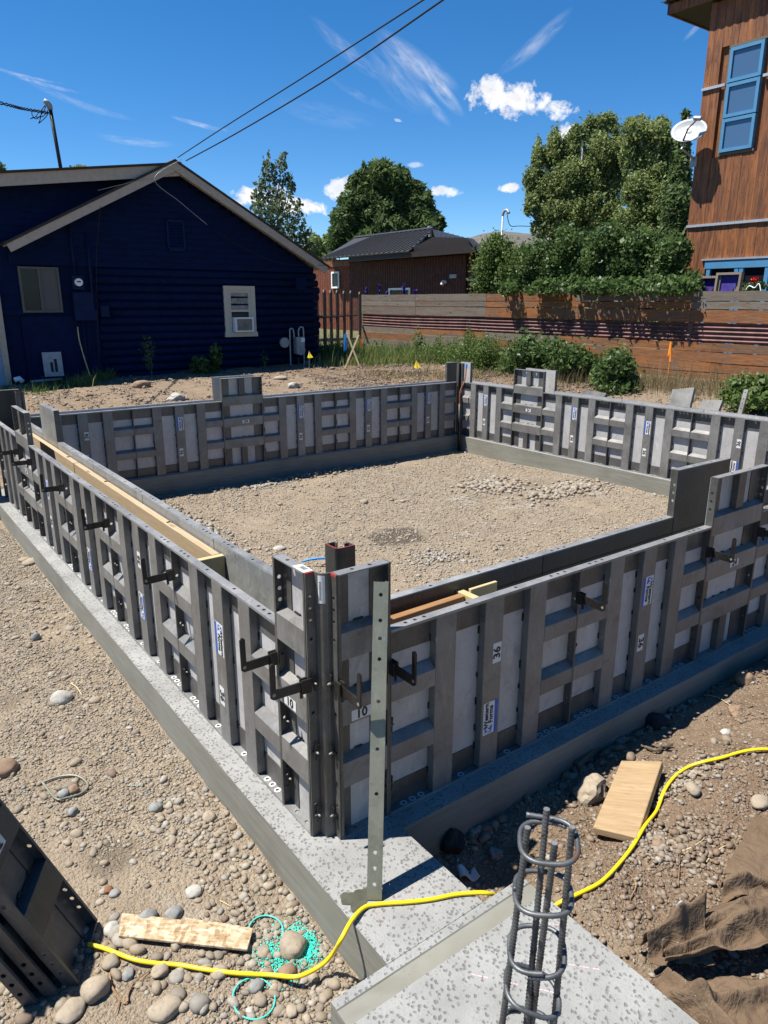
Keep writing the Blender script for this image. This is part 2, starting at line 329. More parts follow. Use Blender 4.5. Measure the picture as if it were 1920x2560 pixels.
def m_conc_top():
    t = NT('pitted_concrete_top'); P = t.world()
    w = t.N.new('ShaderNodeVectorMath'); w.operation = 'ADD'; t.L.new(P, w.inputs[0]); nn = t.N.new('ShaderNodeVectorMath'); nn.operation = 'SCALE'; nn.inputs['Scale'].default_value = .022
    t.L.new(t.noise(P, 45, 3, .6, out='Color'), nn.inputs[0]); t.L.new(nn.outputs[0], w.inputs[1])
    d = t.voro(w.outputs[0], 58); rr = t.voro(w.outputs[0], 58, out='Color'); sp = t.N.new('ShaderNodeSeparateColor'); t.L.new(rr, sp.inputs[0])
    pit = t.math('MULTIPLY', t.math('SUBTRACT', 1.0, t.step(d, .20, .44)), t.step(sp.outputs[0], .18, .34))
    n = t.noise(P, 4, 5, .6); f = t.noise(P, 130, 3, .6)
    base = t.mix(t.step(n, .35, .7), (.27,.27,.26), (.195,.195,.185)); base = t.mix(t.math('MULTIPLY', t.step(f, .5, .7), .4), base, (.17,.168,.158))
    c = t.mix(t.math('MULTIPLY', pit, .7), base, (.105,.105,.098))
    pk = t.noise(P, 2.2, 4, .6, 1.0); c = t.mix(t.math('MULTIPLY', t.step(pk, .62, .72), .12), c, (.6,.35,.35))
    t.bump(t.math('SUBTRACT', f, t.math('MULTIPLY', pit, 2.5)), .55, .004); return t.done(c, .85, 0, .3)
def m_conc_side():
    t = NT('formed_concrete_side'); v = t.world(); n = t.noise(v, 1.3, 5, .6, .6)
    w = t.noise(t.coord((.6,.6,9)), 4, 5, .6, 1.0); f = t.noise(v, 70, 3, .6); sp = t.voro(v, 24)
    c = t.mix(t.step(n, .3, .7), (.135,.13,.102), (.20,.195,.162)); c = t.mix(t.math('MULTIPLY', t.step(w, .42, .62), .4), c, (.25,.25,.22))
    c = t.mix(t.math('MULTIPLY', t.math('SUBTRACT', 1.0, t.step(sp, .03, .06)), .8), c, (.08,.08,.07))
    c = t.mix(t.math('MULTIPLY', t.step(f, .55, .75), .2), c, (.16,.155,.13))
    t.bump(t.math('ADD', w, t.math('MULTIPLY', f, .3)), .15, .005); return t.done(c, .75, 0, .4)
MATS['conc_top'] = m_conc_top(); MATS['conc_side'] = m_conc_side()
def m_osb():
    t = NT('osb_board'); v = t.coord((1,3.2,1)); d = t.voro(v, 26, out='Color'); s2 = t.N.new('ShaderNodeSeparateColor'); t.L.new(d, s2.inputs[0])
    v2 = t.coord((3.0,1.2,1)); d2 = t.voro(v2, 20, out='Color'); s3 = t.N.new('ShaderNodeSeparateColor'); t.L.new(d2, s3.inputs[0])
    a = t.ramp(t.math('MULTIPLY', t.math('ADD', s2.outputs[0], s3.outputs[1]), .5), [(.1,(0.202,0.122,0.058)),(.35,(0.317,0.223,0.122)),(.6,(0.403,0.324,0.209)),(.9,(0.475,0.418,0.302))])
    n = t.noise(t.coord(), 9, 4); a = t.mix(t.math('MULTIPLY', t.step(n, .55, .7), .25), a, (0.252,0.158,0.072)); t.bump(s2.outputs[0], .15, .002); return t.done(a, .7)
MATS['osb'] = m_osb()
def m_fabric():
    t = NT('brown_landscape_fabric'); v = t.world(); n = t.noise(v, 3, 5, .6); f = t.noise(v, 260, 2, .5); s = t.voro(v, 85)
    c = t.mix(t.step(n, .3, .7), (.10,.066,.040), (.15,.105,.068)); c = t.mix(t.math('MULTIPLY', t.step(f, .4, .7), .25), c, (.08,.055,.035))
    c = t.mix(t.math('MULTIPLY', t.math('SUBTRACT', 1.0, t.step(s, .05, .12)), t.step(t.noise(v, 5, 3), .5, .65)), c, (.55,.53,.48))
    t.bump(t.math('ADD', t.math('MULTIPLY', f, .04), t.math('ADD', t.noise(v, 9, 4, .6, 1.5), t.math('MULTIPLY', t.noise(v, 20, 3, .6, 1.2), .3))), .7, .03); return t.done(c, .95, 0, .2)
MATS['fabric'] = m_fabric()
def m_rebar():
    t = NT('rebar_steel'); v = t.world(); n = t.noise(v, 14, 5, .65); c = t.mix(t.step(n, .35, .62), (.075,.082,.088), (.13,.135,.14))
    c = t.mix(t.math('MULTIPLY', t.step(t.noise(v, 6, 4), .60, .72), .7), c, (.20,.085,.03)); t.bump(n, .1, .003); return t.done(c, .5, .55)
MATS['rebar'] = m_rebar()
def m_hill():
    t = NT('dry_hill'); P = t.world(); n = t.noise(P, .02, 6, .65); m = t.noise(P, .12, 5, .7)
    c = t.mix(t.step(n, .35, .65), (.085,.072,.066), (.12,.10,.088)); c = t.mix(t.step(m, .5, .62), c, (.05,.06,.04)); return t.done(c, .95)
MATS['hill'] = m_hill()
# ---------------------------------------------------------------- mesh builder
class MB:
    def __init__(s): s.v = []; s.f = []; s.mi = []
    def add(s, vs, fs, m=0, M=None):
        b = len(s.v)
        if M is not None: vs = [tuple(M @ Vector(q)) for q in vs]
        s.v += [tuple(q) for q in vs]; s.f += [tuple(b+i for i in f) for f in fs]; s.mi += [m]*len(fs); return s
    def box(s, x0, y0, z0, x1, y1, z1, m=0, M=None):
        if x0 > x1: x0, x1 = x1, x0
        if y0 > y1: y0, y1 = y1, y0
        if z0 > z1: z0, z1 = z1, z0
        return s.add([(x0,y0,z0),(x1,y0,z0),(x1,y1,z0),(x0,y1,z0),(x0,y0,z1),(x1,y0,z1),(x1,y1,z1),(x0,y1,z1)],
            [(0,3,2,1),(4,5,6,7),(0,1,5,4),(1,2,6,5),(2,3,7,6),(3,0,4,7)], m, M)
    def prism(s, pts, axis, a, b, m=0, M=None):
        """closed outline pts (2-D) extruded from a to b along axis"""
        n = len(pts)
        def P(p, q):
            return {'x': (q, p[0], p[1]), 'y': (p[0], q, p[1]), 'z': (p[0], p[1], q)}[axis]
        vs = [P(p, a) for p in pts]+[P(p, b) for p in pts]
        return s.add(vs, [tuple(range(n))[::-1], tuple(range(n, 2*n))]+[(i, (i+1) % n, n+(i+1) % n, n+i) for i in range(n)], m, M)
    def tube(s, path, r, n=8, m=0, cap=True, M=None, closed=False):
        path = [Vector(p) for p in path]; K = len(path)
        rs = r if isinstance(r, (list, tuple)) else [r]*K
        prev = None; vs = []; fs = []
        for i, p in enumerate(path):
            if closed: t = path[(i+1) % K]-path[i-1]
            else: t = path[min(i+1, K-1)]-path[max(i-1, 0)]
            if t.length < 1e-9: t = Vector((0,0,1))
            t.normalize()
            if prev is None:
                a = Vector((0,0,1)) if abs(t.z) < .9 else Vector((1,0,0)); nrm = t.cross(a).normalized()
            else:
                nrm = prev-t*prev.dot(t)
                nrm = nrm.normalized() if nrm.length > 1e-6 else t.orthogonal().normalized()
            prev = nrm; bn = t.cross(nrm)
            for k in range(n):
                an = 2*math.pi*k/n; vs.append(p+(nrm*math.cos(an)+bn*math.sin(an))*rs[i])
        for i in range(K if closed else K-1):
            j = (i+1) % K
            for k in range(n): fs.append((i*n+k, i*n+(k+1) % n, j*n+(k+1) % n, j*n+k))
        if cap and not closed: fs += [tuple(range(n))[::-1], tuple(range((K-1)*n, K*n))]
        return s.add(vs, fs, m, M)
    def cyl(s, a, b, r, n=12, m=0, r2=None): return s.tube([a, b], [r, r if r2 is None else r2], n, m)
    def plate(s, w, h, t, holes, rad, M=None, m=0, n=10):
        """w x h plate in local xy, thickness t (z 0..t), round holes [(x, y)] that share one row"""
        xs = sorted(holes); cuts = [0.0]; cells = []
        for (hx, hy) in xs:
            a, b = hx-rad*1.5, hx+rad*1.5
            if a > cuts[-1]+1e-6: cells.append((cuts[-1], a, None))
            else: a = cuts[-1]
            cells.append((a, min(b, w), (hx, hy))); cuts.append(min(b, w))
        if cuts[-1] < w-1e-6: cells.append((cuts[-1], w, None))
        for a, b, hl in cells:
            if hl is None:
                s.add([(a,0,0),(b,0,0),(b,h,0),(a,h,0),(a,0,t),(b,0,t),(b,h,t),(a,h,t)], [(0,3,2,1),(4,5,6,7),(0,1,5,4),(2,3,7,6)], m, M)
                continue
            hx, hy = hl; ring = []; outer = []
            for k in range(n):
                an = 2*math.pi*k/n+math.pi/n; cx, cy = math.cos(an), math.sin(an)
                ring.append((hx+rad*cx, hy+rad*cy))
                sc = min(((b-hx) if cx > 0 else (hx-a))/max(abs(cx), 1e-6), ((h-hy) if cy > 0 else hy)/max(abs(cy), 1e-6))
                outer.append((hx+cx*sc, hy+cy*sc))
            # add corners
            poly = outer
            vs = [(*p, 0) for p in ring]+[(*p, 0) for p in poly]+[(*p, t) for p in ring]+[(*p, t) for p in poly]; fs = []
            cor = [(a,0),(b,0),(b,h),(a,h)]
            for k in range(n):
                j = (k+1) % n
                fs += [(k, j, n+j, n+k), (2*n+k, 3*n+k, 3*n+j, 2*n+j), (k, 2*n+k, 2*n+j, j)]
                p, q = poly[k], poly[j]
                px = abs(p[0]-a) < 1e-6 or abs(p[0]-b) < 1e-6; qx = abs(q[0]-a) < 1e-6 or abs(q[0]-b) < 1e-6
                if px != qx:
                    c = min(cor, key=lambda c: (c[0]-(p[0]+q[0])/2)**2+(c[1]-(p[1]+q[1])/2)**2)
                    i0 = len(vs); vs += [(*c, 0), (*c, t)]; fs += [(n+k, n+j, i0), (3*n+k, i0+1, 3*n+j), (n+k, i0, i0+1, 3*n+k), (n+j, 3*n+j, i0+1, i0)]
                else: fs.append((n+k, n+j, 3*n+j, 3*n+k))
            s.add(vs, fs, m, M)
        s.add([(0,0,0),(0,h,0),(0,h,t),(0,0,t),(w,0,0),(w,h,0),(w,h,t),(w,0,t)], [(0,3,2,1),(4,5,6,7)], m, M)
        return s
    def ring(s, c, r1, r2, axis='z', n=12, m=0, h=.0015):
        vs = []; fs = []
        for k in range(n):
            an = 2*math.pi*k/n; ca, sa = math.cos(an), math.sin(an)
            for r, q in ((r1, 0), (r2, 0), (r1, h), (r2, h)):
                p = {'z': (r*ca, r*sa, q), 'x': (q, r*ca, r*sa), 'y': (r*ca, q, r*sa)}[axis]
                vs.append((c[0]+p[0], c[1]+p[1], c[2]+p[2]))
        for k in range(n):
            j = (k+1) % n
            fs += [(4*k+2, 4*k+3, 4*j+3, 4*j+2), (4*k+1, 4*j+1, 4*j+3, 4*k+3), (4*k, 4*k+2, 4*j+2, 4*j)]
        return s.add(vs, fs, m)
    def mesh(s, name, mats, smooth=False, recalc=True):
        me = bpy.data.meshes.new(name); me.from_pydata(s.v, [], s.f)
        for mm in (mats if isinstance(mats, (list, tuple)) else [mats]): me.materials.append(MATS[mm] if isinstance(mm, str) else mm)
        if any(s.mi): me.polygons.foreach_set('material_index', s.mi)
        if recalc:
            bm = bmesh.new(); bm.from_mesh(me); bmesh.ops.recalc_face_normals(bm, faces=bm.faces); bm.to_mesh(me); bm.free()
        if smooth: me.polygons.foreach_set('use_smooth', [True]*len(me.polygons))
        me.update(); return me
    def build(s, name, mats, parent=None, loc=(0,0,0), rot=(0,0,0), smooth=False, **tags):
        return link(name, s.mesh(name, mats, smooth), parent, loc, rot, **tags)
def link(name, me, parent=None, loc=(0,0,0), rot=(0,0,0), **tags):
    o = bpy.data.objects.new(name, me); COL.objects.link(o); o.location = loc; o.rotation_euler = rot
    if parent is not None: o.parent = parent
    for k, v in tags.items():
        if v is not None: o[k] = v
    return o
def tag(o, label, category, group=None, kind=None):
    o['label'] = label; o['category'] = category
    if group: o['group'] = group
    if kind: o['kind'] = kind
    return o
def thing(name, label, category, loc=(0,0,0), rot=(0,0,0), group=None):
    return tag(link(name, None, None, loc, rot), label, category, group)
def struct(o): o['kind'] = 'structure'; return o
def kids(o): return [c for c in bpy.data.objects if c.parent is o]
def copy_tree(proto, loc, rot, label=None, category=None, group=None):
    def rec(o, parent):
        c = o.copy(); COL.objects.link(c); c.parent = parent
        for ch in KID.get(o.name, []): rec(ch, c)
        return c
    r = rec(proto, None); r.location = loc; r.rotation_euler = rot
    if label: r['label'] = label
    if category: r['category'] = category
    if group: r['group'] = group
    return r
KID = {}
def remember(root):
    for o in bpy.data.objects:
        if o.parent is not None:
            l = KID.setdefault(o.parent.name, [])
            if o not in l: l.append(o)
_txt = {}
def text_mesh(body, size, depth=.0006):
    k = (body, round(size, 4))
    if k in _txt: return _txt[k]
    cu = bpy.data.curves.new('lettering', 'FONT'); cu.body = body; cu.size = size; cu.align_x = 'CENTER'; cu.align_y = 'CENTER'; cu.extrude = depth; cu.resolution_u = 3; cu.offset = size*.028; cu.space_line = .8
    o = bpy.data.objects.new('tmp', cu); COL.objects.link(o); bpy.context.view_layer.update()
    me = bpy.data.meshes.new_from_object(o.evaluated_get(bpy.context.evaluated_depsgraph_get())); bpy.data.objects.remove(o)
    me.materials.clear(); me.materials.append(MATS['ink']); _txt[k] = me; return me

# ---------------------------------------------------------------- wall form panels
LP, HT, WL, D = 1.215, 1.209, .907, .05
PS = (.31, .6075, .905)                      # where the broad ribs cross the long axis
def form_parts(root, Wd, stubs, laid, L=None, ribw=.118, num=None):
    """local frame: x along the wall, y = 0 rib side .. .05 face sheet, z up. s = long axis, t = short axis"""
    L = L or (LP if laid else HT); k = L/LP
    def bx(mb, s0, s1, t0, t1, n0, n1, m=0):
        if laid: mb.box(s0, n0, t0, s1, n1, t1, m)
        else: mb.box(t0, n0, s0, t1, n1, s1, m)
    def pr(mb, prof, along, a, b):
        # prof: list of (coordinate, n); along: which axis the piece runs ('s' or 't')
        if laid: mb.prism([(c, n) for c, n in prof] if along == 't' else [(n, c) for c, n in prof], 'z' if along == 't' else 'x', a, b)
        else: mb.prism([(n, c) for c, n in prof] if along == 't' else [(c, n) for c, n in prof], 'x' if along == 't' else 'z', a, b)
    mb = MB(); bx(mb, .004, L-.004, .004, Wd-.004, .0462, .0498); mb.build('face_sheet', 'skin', root)
    band0, band1 = (.125, .135) if Wd > .5 else (.075, .075)
    # long rails: flange with holes + flat band
    hs = [.098, .149, .20, .45, .765, 1.015, 1.066, 1.117]
    for side in (0, 1):
        mb = MB(); t0, t1 = (0, .0055) if side == 0 else (Wd-.0055, Wd)
        hl = [(h*k, .026) for h in hs]
        if laid:
            M = Matrix.Translation((0, 0, t0))
            mb.plate(L, .0455, .0055, hl, .0095, M); top = 1
        else:
            M = Matrix(((0,0,1,t0),(0,1,0,0),(1,0,0,0),(0,0,0,1)))
            mb.plate(L, .0455, .0055, hl, .0095, M)
        bd = (band0, band1)[side]
        if side == 0: bx(mb, .006, L-.006, .0058, bd, .0415, .0455, 1)
        else: bx(mb, .006, L-.006, Wd-bd, Wd-.0058, .0415, .0455, 1)
        # small lip on the outer edge
        if side == 0: bx(mb, .006, L-.006, .0055, .013, .0003, .0045)
        else: bx(mb, .006, L-.006, Wd-.013, Wd-.0055, .0003, .0045)
        mb.build('side_rail', ['alu_light' if laid else 'alu_dark', 'alu_dark'], root)
    for side in (0, 1):
        mb = MB(); s0 = 0 if side == 0 else L-.0055
        eh = [(Wd*.17, .026), (Wd*.49, .026), (Wd*.81, .026)] if laid else ([(Wd/3, .026), (Wd*2/3, .026)] if Wd > .3 else [(Wd/3, .026), (Wd*2/3, .026)])
        if laid:
            M = Matrix(((0,0,1,s0),(0,1,0,0),(1,0,0,0),(0,0,0,1))); mb.plate(Wd-.0114, .0455, .0055, [(a-.0057, b) for a, b in eh], .0095, Matrix.Translation((0,0,.0057)) @ M)
        else:
            M = Matrix.Translation((.0057, 0, s0)); mb.plate(Wd-.0114, .0455, .0055, [(a-.0057, b) for a, b in eh], .0095, M)
        mb.build('end_rail', 'alu_dark' if laid else 'alu_light', root)
    # broad ribs across the short axis
    ribs = []
    for i, c in enumerate(PS):
        c *= k; h = ribw/2; mb = MB()
        sl = .0 if laid else .020
        prof = [(c-h, .001), (c+h, .001), (c+h+sl, .0418), (c-h, .0418)]
        if laid: prof = [(c-h+.002, .001), (c+h-.002, .001), (c+h, .004), (c+h, .0412), (c-h, .0412), (c-h, .004)]
        pr(mb, prof, 't', .0145 if laid else .0065, Wd-.0135 if laid else Wd-.0065)
        ribs.append(mb.build('rib', 'alu', root))
    # short stiffeners in the end zones
    for t in stubs:
        if laid: prof = [(t-.041, .001), (t+.041, .001), (t+.075, .0412), (t-.041, .0412)]
        else: prof = [(t-.042, .003), (t+.042, .003), (t+.042, .0412), (t-.042, .0412)]
        for a, b in ((.0062, (PS[0]-ribw/2)*k-.0008), (PS[2]*k+ribw/2+(.0008 if laid else .0208), L-.0062)):
            mb = MB(); pr(mb, prof, 's', a, b); mb.build('short_rib', 'alu' if laid else 'alu_dark', root)
    # weld beads, one mesh of tiny dark blobs
    mb = MB()
    for c in PS:
        c *= k
        for sd in (-1, 1):
            e = c+sd*(ribw/2+(.003 if laid or sd < 0 else .024)); t = .10
            while t < Wd-.08:
                ln = random.uniform(.02, .045)
                if random.random() < .8: bx(mb, e-.003, e+.003, t, t+ln, .0385, .0452)
                t += random.uniform(.09, .15)
    mb.build('weld_beads', 'steel_black', root, kind='stuff')
    # bushing rings round the holes of the bottom and end rails
    mb = MB()
    if laid:
        for h in hs: mb.ring((h*k, .026, .0056), .0095, .017, 'z')
    else:
        for h in hs:
            mb.ring((.0056, .026, h*k), .0095, .016, 'x'); 
    mb.build('bushings', 'label' if laid else 'alu_dark', root, kind='stuff')
    if num and not laid:
        lab = MB(); lab.box(-.05, 0, -.024, .05, .0009, .024)
        zc = .604+.0; xc = Wd/2+(.03 if Wd > .5 else -.02)
        if Wd < .5: zc = .578
        pl = lab.build('number_label', 'label', root, (xc, -.0006, zc))
        link('lettering', text_mesh(num, .058), pl, (0, -.0006, 0), (R(90), 0, 0))
    return root
def stickers(root, flip, wz, nz, xm, xnum=None):
    """the two stickers on the middle rib: maker's label and panel width, reading up or down the rib"""
    ry = R(-90) if not flip else R(90)
    e = link('maker_label', MESH['wf_plate'], root, (xm, -.0004, wz), (0, ry, 0))
    link('blue_band', MESH['wf_band'], e, (0, -.0004, 0)); link('emblem', MESH['wf_emblem'], e, (-.058, -.0005, .012))
    link('emblem_letter', MESH['wf_w'], e, (-.058, -.0009, .012), (R(90), 0, 0))
    link('lettering', MESH['wf_text'], e, (.018, -.0009, .012), (R(90), 0, 0))
    q = link('number_label', MESH['num_plate'], root, (xnum if xnum is not None else xm+(.02 if not flip else -.02), -.0004, nz), (0, ry, 0))
    link('lettering', MESH['num36'], q, (0, -.0009, 0), (R(90), 0, 0))
MESH = {}
def mk_sticker_meshes():
    m = MB(); m.box(-.0875, 0, -.047, .0875, .0009, .047); MESH['wf_plate'] = m.mesh('label_plate', 'label')
    m = MB(); m.box(-.0875, -.0004, -.0465, .0875, 0, -.026); MESH['wf_band'] = m.mesh('blue_band', 'inkblue')
    m = MB(); m.prism([(-.022,-.02),(.014,-.027),(.014,.027),(-.022,.02)], 'y', -.0002, .0002); MESH['wf_emblem'] = m.mesh('emblem', 'inkblue')
    MESH['wf_text'] = text_mesh('Western\nForms', .037)
    w = text_mesh('W', .042).copy(); w.materials.clear(); w.materials.append(MATS['label']); MESH['wf_w'] = w
    m = MB(); m.box(-.052, 0, -.027, .052, .0009, .027); MESH['num_plate'] = m.mesh('number_plate', 'label')
    MESH['num36'] = text_mesh('36', .062)
mk_sticker_meshes()
def proto36():
    r = thing('wall_form_panel', 'aluminium wall form panel', 'form panel'); form_parts(r, WL, (.31, .61), True); return r
def proto24():
    r = thing('tall_form_panel', 'tall narrow aluminium form panel', 'form panel'); form_parts(r, .61, (.30,), False, num='24'); return r
def proto10():
    r = thing('filler_form_panel', 'slim aluminium filler form panel', 'form panel'); form_parts(r, .254, (), False, num='10'); return r
P36, P24, P10 = proto36(), proto24(), proto10()
remember(None)
used = set()
def put(kind, loc, rz, label, group, stick=None, dark=False):
    proto = {'36': P36, '24': P24, '10': P10}[kind]
    if kind not in used:
        used.add(kind); r = proto; r.location = loc; r.rotation_euler = (0, 0, rz); r['label'] = label; r['group'] = group
    else: r = copy_tree(proto, loc, (0, 0, rz), label, None, group)
    pend.append((r, stick, dark))
    return r
pend = []
# each row: side of the ring of forms. x positions / y positions are those of the seams
XS = [.35, 1.565, 2.78, 3.39, 4.605, 5.82, 7.035]
YS = [.35, 1.565, 2.78, 3.995, 5.21, 5.82, 7.035]
XC, YC = 7.11, 7.03
ordn = ['first', 'second', 'third', 'fourth', 'fifth', 'sixth', 'seventh']
GR = {'ro': 'outer forms of the near right wall', 'lo': 'outer forms of the near left wall', 'ri': 'inner forms of the near right wall', 'li': 'inner forms of the near left wall',
      'fl': 'inner forms of the far wall by the blue house', 'fr': 'inner forms of the far wall by the board fence', 'flo': 'outer forms of the far wall by the blue house', 'fro': 'outer forms of the far wall by the board fence'}
NM = {'ro': 'near right wall, outer side', 'lo': 'near left wall, outer side', 'ri': 'near right wall, inner side', 'li': 'near left wall, inner side',
      'fl': 'house side wall, inner face', 'fr': 'fence side wall, inner face', 'flo': 'house side wall, outer face', 'fro': 'fence side wall, outer face'}
STK = {('ro',0):(0,.275,.615,None), ('ro',1):(1,.64,.32,None), ('ro',2):(0,.275,.615,None), ('ro',3):(1,.64,.32,None),
       ('lo',0):(1,.59,.265,None), ('lo',1):(0,.34,.66,None), ('lo',2):(0,.3,.62,None), ('lo',3):(1,.6,.3,None),
       ('fl',1):(1,.66,.30,None), ('fl',0):(1,.68,.32,None), ('fl',2):(1,.66,.30,None), ('fl',3):(1,.66,.28,None), ('fl',4):(0,.30,.62,None),
       ('fr',0):(1,.66,.30,None), ('fr',1):(1,.66,.29,None), ('fr',2):(1,.62,.29,None), ('fr',3):(0,.30,.60,None), ('fr',4):(0,.30,.60,None)}
def row(key, segs, make):
    """segs: list of (a, b, type) in order from the start corner"""
    k36 = 0; corner = 'near corner' if key in ('ro','lo','ri','li') else 'far corner'
    for (a, b, ty) in segs:
        loc, rz = make(a, b)
        if ty == '36':
            lab = f'{ordn[k36]} low ribbed form panel from the {corner}, {NM[key]}'
            if key in ('ri', 'li', 'flo', 'fro'): lab = f'{ordn[k36]} low form panel from the {corner}, {NM[key]}'
            put('36', loc, rz, lab, GR[key], STK.get((key, k36)), key in ('ri', 'li')); k36 += 1
        elif ty == '24': put('24', loc, rz, f'tall panel rising above its row, {NM[key]}', GR[key], None, key in ('ri', 'li'))
        else: put('10', loc, rz, f'slim tall filler panel at the {corner}, {NM[key]}', GR[key], None)
seqx = [(XS[0],XS[1],'36'),(XS[1],XS[2],'36'),(XS[2],XS[3],'24'),(XS[3],XS[4],'36'),(XS[4],XS[5],'36')]
row('ro', [(.094,.35,'10')]+seqx, lambda a, b: ((a, 0, 0), 0))
seqy = [(YS[0],YS[1],'36'),(YS[1],YS[2],'36'),(YS[2],YS[3],'36'),(YS[3],YS[4],'36'),(YS[4],YS[5],'24'),(YS[5],YS[6],'36')]
row('lo', [(.094,.35,'10')]+seqy, lambda a, b: ((0, b, 0), R(-90)))
row('ri', seqx, lambda a, b: ((b, .306, 0), R(180)))
row('li', seqy, lambda a, b: ((.306, a, 0), R(90)))
fseq = [(5.82,7.035,'36'),(4.605,5.82,'36'),(3.39,4.605,'36'),(2.78,3.39,'24'),(1.565,2.78,'36'),(.35,1.565,'36')]
row('fl', fseq, lambda a, b: ((a, YC, 0), 0))
row('flo', fseq, lambda a, b: ((b, YC+.306, 0), R(180)))
yseq = [(5.80,7.015,'36'),(5.19,5.80,'24'),(3.975,5.19,'36'),(2.76,3.975,'36'),(1.545,2.76,'36'),(.33,1.545,'36')]
row('fr', yseq, lambda a, b: ((XC, b, 0), R(-90)))
row('fro', yseq, lambda a, b: ((XC+.306, a, 0), R(90)))
# tall slim panels of the far outer corner
put('10', (7.035+.256, YC+.306, 0), R(180), 'slim tall filler panel left of the far corner post', 'far corner fillers', None, True)
put('10', (XC+.306, 7.06-.0, 0), R(90), 'slim tall filler panel right of the far corner post', 'far corner fillers')
put('10', (.35, YC+.306, 0), R(180), 'slim tall filler panel at the left end of the far wall by the blue house', 'far corner fillers', None, True)
CH = {}
for o in bpy.data.objects:
    if o.parent: CH.setdefault(o.parent.name, []).append(o)
for r, stick, dark in pend:
    if stick:
        fl, wz, nz, _ = stick
        stickers(r, fl, wz, nz, .6075, .6075+(.025 if not fl else -.012))
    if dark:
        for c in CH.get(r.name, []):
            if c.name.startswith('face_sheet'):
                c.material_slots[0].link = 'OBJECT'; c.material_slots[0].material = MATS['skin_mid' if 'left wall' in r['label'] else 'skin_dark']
# ---------------------------------------------------------------- corner posts
def outside_corner():
    r = thing('corner_post', 'steel corner post with a rounded nose joining the two near form walls', 'corner post')
    # left flange lies on the end rail of the left filler (plane y=.094), right flange on the plane x=.094
    t = .006; mb = MB()
    M = Matrix.Translation((0, .0935, 0)) @ Matrix.Rotation(R(90), 4, 'X')   # local xy -> xz
    zs = [.10, .16, .42, .60, .93, 1.009, 1.059, 1.109]
    def fl(M):
        mb = MB(); mb.plate(1.209, .040, t, [(z, .019) for z in zs], .008, M); return mb
    ML = Matrix(((0,1,0,.002),(0,0,-1,.0935),(1,0,0,0),(0,0,0,1)))
    MR = Matrix(((0,0,-1,.0935),(0,1,0,.002),(1,0,0,0),(0,0,0,1)))
    fl(ML).build('flange', 'alu_dark', r); fl(MR).build('flange', 'alu_dark', r)
    # rounded nose between them
    mb = MB(); pts = []
    pts += [(.042, .0875), (.043, .074)]
    for k in range(9):
        a = R(185+80*k/8); pts.append((.072+.027*math.cos(a), .072+.027*math.sin(a)))
    pts += [(.074, .043), (.0875, .042)]
    inner = [(x+.005, y+.005) for x, y in pts][::-1]
    mb.prism(pts+inner, 'z', 0, 1.209); nose = mb.build('rounded_nose', 'alu_dark', r)
    m = MB(); m.prism([(.0415,.089),(.0425,.0735)]+[(.072+.0276*math.cos(R(185+80*k/8)), .072+.0276*math.sin(R(185+80*k/8))) for k in range(9)]+[(.0735,.0425),(.089,.0415),(.094,.094)], 'z', 1.2092, 1.2098) if False else None
    m.box(.002, .0868, 1.199, .041, .0872, 1.209); m.box(.0868, .002, 1.199, .0872, .041, 1.209); m.box(.002, .0872, 1.2092, .041, .0935, 1.2100); m.box(.0872, .002, 1.2092, .0935, .041, 1.2100)
    m.build('red_paint_edge', 'redpaint', r)
    # barcode label wrapped on the nose
    m = MB(); aa = [(.072+.0278*math.cos(R(195+60*k/6)), .072+.0278*math.sin(R(195+60*k/6))) for k in range(7)]
    bb = [(.072+.0284*math.cos(R(195+60*k/6)), .072+.0284*math.sin(R(195+60*k/6))) for k in range(7)][::-1]
    m.prism(aa+bb, 'z', 1.085, 1.2); lab = m.build('barcode_label', 'label', r)
    m = MB()
    for k in range(14):
        z = 1.10+.0055*k; m.prism([(.072+q*math.cos(R(an)), .072+q*math.sin(R(an))) for q, an in ((.0287,207),(.0287,214),(.0287,221),(.0289,221),(.0289,214),(.0289,207))], 'z', z, z+.0022*random.choice((1,1.6,.8)))
    m.build('barcode', 'ink', lab)
    return r
outside_corner()
def inside_corner(loc, rz, label):
    r = thing('inside_corner_post', label, 'corner post', loc, (0,0,rz), 'inside corner posts'); t = .005
    def rc(off):   # rounded L outline, front at origin
        rr = .022-off; c = .022
        return [(c+rr*math.cos(R(270-90*k/5)), c+rr*math.sin(R(270-90*k/5))) for k in range(6)]
    out = [(.094, 0)]+rc(0)+[(0, .094)]; inn = [(t, .094)]+rc(t)[::-1]+[(.094, t)]
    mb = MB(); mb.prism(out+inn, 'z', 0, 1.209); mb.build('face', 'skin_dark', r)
    for q in (0, 1):
        mb = MB()
        if q == 0: mb.box(.089, .0052, 0, .094, .05, 1.209); mb.box(.07, .045, 0, .0888, .05, 1.209)
        else: mb.box(.0052, .089, 0, .05, .094, 1.209); mb.box(.045, .07, 0, .05, .0888, 1.209)
        mb.build('flange', 'alu_dark', r)
    m = MB(); m.prism(out+inn, 'z', 1.2092, 1.2105); m.build('red_paint_edge', 'redpaint', r)
    return r
inside_corner((.256, .256, 0), 0, 'channel shaped inner corner post with red top edge behind the near corner')
inside_corner((XC+.05, YC+.05, 0), R(180), 'inner corner post in the far corner of the pit')
inside_corner((.256, YC+.05, 0), R(-90), 'inner corner post in the left far corner, half hidden')
